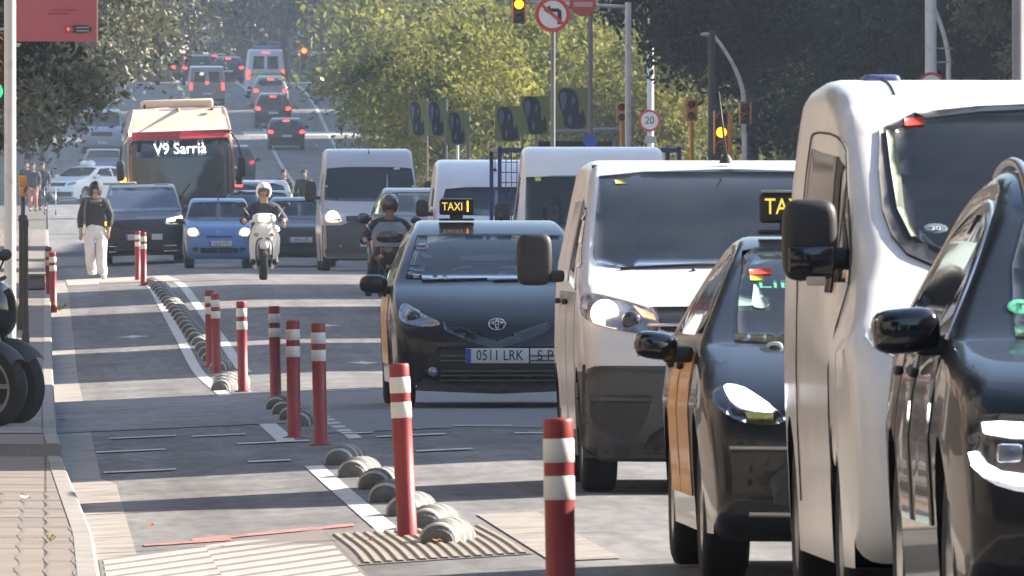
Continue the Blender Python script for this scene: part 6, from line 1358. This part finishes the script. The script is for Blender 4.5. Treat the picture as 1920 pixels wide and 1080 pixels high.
skin('hood_lining', [[((-.12, .03, 1.47), .042), ((-.09, -.08, 1.43), .035), ((0, -.10, 1.42), .03), ((.09, -.08, 1.43), .035), ((.12, .03, 1.47), .042)]], hood_g, r)
MB().box((.10, -.145, 1.36), (.05, .006, .012), sign_white).build('chest_mark', r)
b = MB().tube([(-.17, -.08, 1.46), (-.20, -.14, 1.25), (-.19, -.10, 1.0)], .022, hood_g, 6).ell((-.12, .14, 1.28), (.16, .10, .24), hood_g, 14, 10, .7); b.build('rucksack', None, (X, Y, rz(X, Y) + .02), 'grey rucksack on the back of the walking man', 'bag')

# two wheeler builder: scooter seen from the front, local -Y is forward
def two_wheel(root, y, Rr, wd, rimm, sp=5, x=0, yaw=0):
    t = add_wheel(root, x, y, Rr, Rr, wd, sp, rimm); t.rotation_euler = (0, 0, yaw); return t
def rider(r, helmet, jm, tm, seat=(0, .75, .84), grip=(.33, .12, 1.0), shin=(.19, .30, .34), headz=1.40, visor=None, heady=.42):
    hip = seat; sh = (0, heady + .07, headz - .28); nk = (0, heady + .02, headz - .16); hd = (0, heady, headz)
    ch = [[(hip, .13), ((0, (hip[1] + sh[1]) / 2, (hip[2] + sh[2]) / 2), .13), (sh, .11), (nk, .055)]] + head_chain(nk, hd)
    jk = [[(hip, (.18, .14)), ((0, (hip[1] + sh[1]) / 2, (hip[2] + sh[2]) / 2), (.20, .14)), (sh, (.20, .15)), (nk, .10)]]; tr = []
    for sg in (-1, 1):
        el = (sg * (grip[0] + .02), grip[1] + .20, grip[2] - .02); shd = (sg * .20, sh[1], sh[2]); g_ = (sg * grip[0], grip[1], grip[2])
        ch += [[(sh, .11), (shd, .065), (el, .048), (g_, .034)], [(hip, .13), (sg and (sg * .11, hip[1] - .05, hip[2]), .085), (sg and (sg * .20, .36, .70), .06), ((sg * shin[0], shin[1], shin[2]), .045), (sg and (sg * shin[0], shin[1] - .14, shin[2] - .05), .04)]]
        ch += hand_chains(g_, (0, -.6, -.35), -sg, 1.2)
        jk += [[(sh, (.20, .15)), (shd, .11), (el, .078), ((sg * grip[0], grip[1] + .04, grip[2]), .052)]]
        tr += [[(hip, (.17, .13)), ((sg * .11, hip[1] - .05, hip[2]), .105), ((sg * .20, .36, .70), .085), ((sg * shin[0], shin[1] + .02, shin[2] + .05), .062)]]
    skin('body', ch, skin_m, r); skin('jacket', jk, jm, r); skin('trousers', tr, tm, r)
    for sg in (-1, 1): MB().ell((sg * shin[0], shin[1] - .08, shin[2] - .04), (.055, .14, .055), ink, 12, 8, .8).build('shoe', r)
    face(r, hd)
    c = (0, heady + .03, headz + .03); b = MB(); nu, nv = 20, 12; vs = []
    for i in range(nv + 1):
        ph = -.75 + 2.32 * i / nv
        op = R(50) if ph < .30 else 0
        for k in range(nu + 1):
            th = R(-90) + op + (2 * math.pi - 2 * op) * k / nu
            vs.append((c[0] + .135 * math.cos(ph) * math.cos(th), c[1] + .16 * math.cos(ph) * math.sin(th), c[2] + .155 * math.sin(ph)))
    b.add(vs, [(i * (nu + 1) + k, i * (nu + 1) + k + 1, (i + 1) * (nu + 1) + k + 1, (i + 1) * (nu + 1) + k) for i in range(nv) for k in range(nu)], helmet, True)
    h = b.build('helmet', r)
    if visor:
        vs = []
        for i in range(7):
            ph = -.42 + .85 * i / 6
            for k in range(13):
                th = R(-90) + R(58) * (k - 6) / 6; vs.append((c[0] + .142 * math.cos(ph) * math.cos(th), c[1] + .168 * math.cos(ph) * math.sin(th), c[2] - .005 + .15 * math.sin(ph)))
        MB().add(vs, [(i * 13 + k, i * 13 + k + 1, (i + 1) * 13 + k + 1, (i + 1) * 13 + k) for i in range(6) for k in range(12)], visor, True).build('visor', h)
def scooter(X, Y, name, label, bm_, panel, lampm, screen=False, topbox=None, dzz=0):
    s = empty(name, (X, Y, rz(max(X, 2.5), Y) + dzz), label, 'scooter', rot=(slope(Y), 0, 0))
    two_wheel(s, .22, .27, .115, alloy); two_wheel(s, 1.52, .27, .125, alloy)
    b = MB()    # front leg shield: two cheeks round the wheel, narrowing at the top
    for sg in (-1, 1):
        P_ = [(.10, 1.02), (.17, .92), (.23, .78), (.255, .60), (.24, .40), (.17, .20), (.12, .17), (.125, .35), (.13, .55), (.11, .66), (.03, .70)]
        P_ = chaikin([(a, c) for a, c in P_], 2, True); n = len(P_)
        ya = lambda a, c: .10 + .55 * abs(a) ** 1.5 + .18 * max(0, .5 - c)
        vs = [(sg * a, ya(a, c), c) for a, c in P_] + [(sg * a, ya(a, c) + .16, c) for a, c in P_]
        b.add(vs, [tuple(range(n)), tuple(range(2 * n - 1, n - 1, -1))] + [(i, n + i, n + (i + 1) % n, (i + 1) % n) for i in range(n)], bm_)
    b.build('leg_shield', s)
    b = MB().ell((0, .16, .80), (.155, .16, .22), bm_, 18, 12, .8); b.build('nose', s)
    b = MB().ell((0, .20, .60), (.085, .20, .10), bm_, 16, 10, .8); b.build('mudguard', s)
    MB().ell((0, .12, 1.03), (.20, .13, .09), bm_, 18, 12, .7).build('handlebar_cover', s)
    h = MB().ell((0, .00, 1.035), (.095, .04, .06), lampm, 16, 10, .8).build('headlamp', s)
    for sg in (-1, 1):
        MB().ell((sg * .13, .04, .76), (.045, .03, .035), M('lens_orange', (.7, .38, .22), .2, coat=1), 10, 8).build('indicator', s)
        MB().tube([(sg * .10, .17, 1.04), (sg * .28, .16, 1.02), (sg * .39, .20, 1.01)], .018, dark, 8).build('grip', s)
        MB().tube([(sg * .24, .14, 1.06), (sg * .34, .10, 1.22)], .008, chrome, 6).ell((sg * .36, .09, 1.26), (.075, .02, .048), dark, 14, 8).build('mirror', s)
        MB().tube([(sg * .07, .22, .27), (sg * .075, .26, .62)], .024, steel, 8).build('fork', s)
    MB().ell((0, 1.15, .62), (.21, .62, .22), bm_, 18, 12, .7).ell((0, .62, .30), (.20, .45, .07), dark, 16, 8, .6).build('rear_body', s)
    MB().ell((0, .95, .82), (.15, .48, .06), dark, 16, 8, .6).build('seat', s)
    if topbox: MB().box((0, 1.66, 1.08), (.40, .36, .30), topbox, bev=.07).build('top_box', s)
    if screen:
        vs = []
        for i in range(7):
            for k in range(9):
                x = (k - 4) / 4; z = .90 + .34 * i / 6; w2 = .22 + .05 * math.sin(math.pi * i / 6) - .07 * (i / 6) ** 3; vs.append((x * w2, .0 + .14 * i / 6 + .07 * x * x, z))
        MB().add(vs, [(i * 9 + k, i * 9 + k + 1, (i + 1) * 9 + k + 1, (i + 1) * 9 + k) for i in range(6) for k in range(8)], screen, True).build('windscreen', s)
    return s
X, Y = 3.66, 232
s = scooter(X, Y, 'motor_scooter', 'white motor scooter heading straight for the camera on the sunlit strip', paint('paint_scooter_white', (.78, .78, .77)), dark, M('lamp_cream', (1, .9, .75), .3, emit=3, ecol=(1, .80, .55)), topbox=white_paint)
b = MB()
for sg in (-1, 1): b.tube([(sg * a, .02, c) for a, c in chaikin([(.03, .70), (.115, .68), (.14, .55), (.135, .36), (.10, .22)], 2)], .014, dark, 6)
b.build('shield_trim', s)
r = empty('person', (X, Y, rz(X, Y)), 'scooter rider in a white open helmet and dark jacket', 'person', rot=(slope(Y), 0, 0)); rider(r, M('helmet_white', (.78, .78, .78), .2, coat=1), navy, denim, headz=1.46)
X, Y = 4.80, 193
scooter(X, Y, 'motor_scooter', 'dark motor scooter with a grey windscreen beside the middle taxi', gloss_black, dark, lens_dark, screen=M('screen_grey', (.21, .22, .25), .25, coat=.5))
r = empty('person', (X, Y, rz(X, Y)), 'motorcyclist all in black with a dark full helmet behind a grey windscreen', 'person', rot=(slope(Y), 0, 0)); rider(r, M('helmet_dark', (.035, .030, .028), .25, coat=1), jacket_b, jacket_b, headz=1.45, visor=M('visor_dark', (.06, .045, .04), .08, coat=1), grip=(.35, .10, 1.0), shin=(.30, .28, .30))
# parked motorcycles on the left pavement
def motorcycle(X, Y, yaw, label, tint, hi):
    z0 = rz(.08, Y) + .166; s = empty('parked_motorcycle', (X, Y, z0), label, 'motorcycle', 'parked motorcycles at the left edge', (0, R(-7), yaw))
    rg = M('rim_grey', (.38, .38, .40), .35, noise=(9, .2)); w1 = two_wheel(s, 0, .305, .12, rg, 6); two_wheel(s, 1.42, .305, .15, rg, 6)
    for sg in (-1, 1): MB().lathe([(.222, sg * .058), (.205, sg * .062), (.200, sg * .05)], rg, 'x', (0, 0, .305), 32).build('rim_edge', w1).location = (0, 0, -.305)
    MB().lathe([(.15, .07), (.08, .07), (.08, .075), (.15, .075)], chrome, 'x', (0, 0, .305)).build('brake_disc', s)
    b = MB()
    for sg in (-1, 1): b.tube([(sg * .09, 0, .305), (sg * .09, .20, .78), (sg * .09, .27, .98)], [.028, .03, .026], tint, 8)
    b.build('fork', s)
    b = MB(); vs = []
    for i in range(12):
        a = R(35) + R(105) * i / 11
        for k in range(5):
            q = (k - 2) / 2; vs.append((.085 * q, -.345 * math.cos(a), .305 + .345 * math.sin(a) - .03 * q * q))
    b.add(vs, [(i * 5 + k, i * 5 + k + 1, (i + 1) * 5 + k + 1, (i + 1) * 5 + k) for i in range(11) for k in range(4)], dark, True); b.build('mudguard', s)
    MB().ell((0, .14, .86), (.16, .18, .22), tint, 16, 10, .8).ell((-.10, .20, .64), (.09, .20, .10), M('panel_pale_blue', (.30, .36, .48), .25, coat=.6), 14, 8, .8).ell((0, .55, .86), (.17, .32, .16), tint, 16, 10, .8).build('fairing', s)
    MB().ell((0, .62, .45), (.19, .32, .24), dark, 14, 10, .7).build('engine', s); MB().ell((0, 1.05, .82), (.15, .42, .07), dark, 14, 8, .7).build('seat', s)
    b = MB()
    for sg in (-1, 1): b.tube([(sg * .08, .27, 1.03), (sg * .36, .36, 1.06)], .017, dark, 8)
    b.build('handlebar', s); MB().ell((0, .02, .92), (.09, .05, .07), lens, 12, 8).build('headlamp', s)
    for sg in (-1, 1): MB().tube([(sg * .2, .3, 1.06), (sg * .27, .26, 1.20)], .008, dark, 5).ell((sg * .28, .25, 1.24), (.07, .02, .045), dark, 12, 8).build('mirror', s)
    MB().box((.085, .05, .52), (.03, .06, .06), M('lock_yellow', (.65, .75, .05), .4, emit=.2, ecol=(.7, .9, .05)), bev=.01).build('disc_lock', s) if hi else None
    return s
motorcycle(atX(30, 104), 104, R(44), 'black parked motorcycle whose whole front wheel shows, with a yellow disc lock', gloss_black, True)
motorcycle(atX(-8, 102.5), 102.5, R(48), 'parked motorcycle with a bright alloy front wheel cut by the left edge', paint('paint_blue_grey', (.07, .10, .16)), True)
r = empty('person', (PICKUP.X - .5, PICKUP.Y + 2.12, rz(6.9, 175) + .83), 'person in dark clothes sitting at the windscreen of the cab under the blue frame', 'person')
skin('body', [[((0, 0, .02), .14), ((0, 0, .30), .13), ((0, .02, .50), .11), ((0, 0, .60), .055)], [((0, .02, .50), .11), ((.20, .02, .50), .065), ((.26, -.20, .28), .05), ((.12, -.45, .30), .035)], [((0, .02, .50), .11), ((-.20, .02, .50), .065), ((-.26, -.20, .28), .05), ((-.12, -.45, .30), .035)]] + head_chain((0, 0, .60), (0, -.02, .76)) + hand_chains((.12, -.45, .30), (-.2, -1, .1), -1) + hand_chains((-.12, -.45, .30), (.2, -1, .1), 1), skin_m, r, 1)
skin('jacket', [[((0, 0, -.04), (.18, .14)), ((0, 0, .30), (.19, .14)), ((0, .02, .50), (.16, .12)), ((0, 0, .58), .08)], [((0, .02, .50), (.16, .12)), ((.20, .02, .50), .085), ((.27, -.20, .28), .068), ((.14, -.42, .30), .05)], [((0, .02, .50), (.16, .12)), ((-.20, .02, .50), .085), ((-.27, -.20, .28), .068), ((-.14, -.42, .30), .05)]], navy, r, 1)
face(r, (0, -.02, .76)); MB().ell((0, .01, .81), (.10, .105, .09), hair_m, 12, 8).build('hair', r)
# far pedestrians
def walker(X, Y, jm, tm, label, k=1.0, ph=1, z=None, bald=False):
    r = empty('person', (X, Y, rz(X, Y) if z is None else z), label, 'person', 'people far down the street'); r.scale = (k, k, k)
    hip = (0, 0, .93); sh = (0, 0, 1.38); nk = (0, 0, 1.47); hd = (0, -.03, 1.62); ch = [[(hip, .12), ((0, 0, 1.15), .12), (sh, .10), (nk, .055)]] + head_chain(nk, hd); jk = [[((0, 0, .80), (.19, .14)), ((0, 0, .92), (.18, .13)), ((0, 0, 1.15), (.18, .125)), (sh, (.18, .14)), (nk, .10)]]; tr = []
    for sg in (-1, 1):
        ch += [[(sh, .10), ((sg * .19, 0, 1.38), .06), ((sg * .25, .03 * ph, 1.12), .048), ((sg * .24, -.08, .90), .035)], [(hip, .12), ((sg * .10, 0, .86), .085), ((sg * .1, -.1 - sg * ph * .08, .50), .055), ((sg * .1, sg * ph * .1, .10), .04), ((sg * .1, sg * ph * .1 - .14, .05), .035)]] + hand_chains((sg * .24, -.08, .90), (0, -.2, -1), -sg)
        jk += [[(sh, (.18, .14)), ((sg * .19, 0, 1.38), .10), ((sg * .255, .03 * ph, 1.12), .066), ((sg * .245, -.07, .95), .05)]]; tr += [[((0, 0, .95), (.16, .12)), ((sg * .10, 0, .84), .11), ((sg * .1, -.1 - sg * ph * .08, .50), .08), ((sg * .1, sg * ph * .1, .12), .065)]]
    skin('body', ch, skin_m, r, 1); skin('jacket', jk, jm, r, 1); skin('trousers', tr, tm, r, 1); face(r, hd); MB().ell((0, .01, 1.66), (.10, .105, .10), hair_m, 12, 8).build('hair', r)
    MB().ell((.1, -.06, .05), (.05, .13, .05), ink, 10, 6).build('shoe', r); MB().ell((-.1, -.06, .05), (.05, .13, .05), ink, 10, 6).build('shoe', r)
    return r
pink = M('cloth_pink', (.55, .22, .18), .8); 
def gz(px, py, Y): return atZ(py, Y)
for px, py, Y, jm, tm, lb, ph in ((62, 396, 500, navy, pink, 'woman with bare legs and dark top standing far on the left pavement', 1), (80, 396, 505, navy, navy, 'person in dark clothes with a pushchair far on the left pavement', -1), (50, 398, 520, jacket_b, denim, 'dark person half behind the yellow signal on the left pavement', 1),
                                    (532, 352, 440, jacket_b, M('cloth_brown', (.22, .13, .07), .8), 'pedestrian crossing far behind the scooter, upright and brownish', 1), (570, 356, 432, jacket_b, jacket_b, 'pedestrian in black crossing left of the delivery van', -1), (1308, 292, 330, navy, navy, 'person in dark blue beside the orange cased signal', 1)):
    X = atX(px, Y); walker(X, Y, jm, tm, lb, 1.0, ph, z=rz(X, Y) + (.14 if px > 1000 else (.12 if px < 100 else 0)))
Y = 498; X = atX(94, Y); s = empty('pushchair', (X, Y, rz(X, Y)), 'small pushchair in front of the dark dressed person far left', 'pushchair')
MB().ell((0, 0, .62), (.2, .3, .2), navy, 12, 8).build('seat', s)
for sx_, sy_ in ((-.2, -.3), (.2, -.3), (-.2, .3), (.2, .3)): MB().lathe([(.1, -.02), (.1, .02), (.03, .02), (.03, -.02), (.1, -.02)], ink, 'x', (sx_, sy_, .1), 16).build('wheel', s)
MB().tube([(-.2, -.3, .1), (-.2, .2, .8), (-.2, .45, 1.0), (.2, .45, 1.0), (.2, .2, .8), (.2, -.3, .1)], .015, steel, 6).build('frame', s)
# ------------------------------------------------------------------ air
hz = bpy.data.materials.new('haze'); hz.use_nodes = True; n = hz.node_tree.nodes; n.remove(n['Principled BSDF'])
pv = n.new('ShaderNodeVolumePrincipled'); pv.inputs['Color'].default_value = (.72, .84, 1, 1); pv.inputs['Density'].default_value = .00024; pv.inputs['Anisotropy'].default_value = .2
hz.node_tree.links.new(pv.outputs[0], n['Material Output'].inputs['Volume'])
MB().box((0, 500, 35), (2400, 1600, 76), hz).build('haze', kind='stuff')
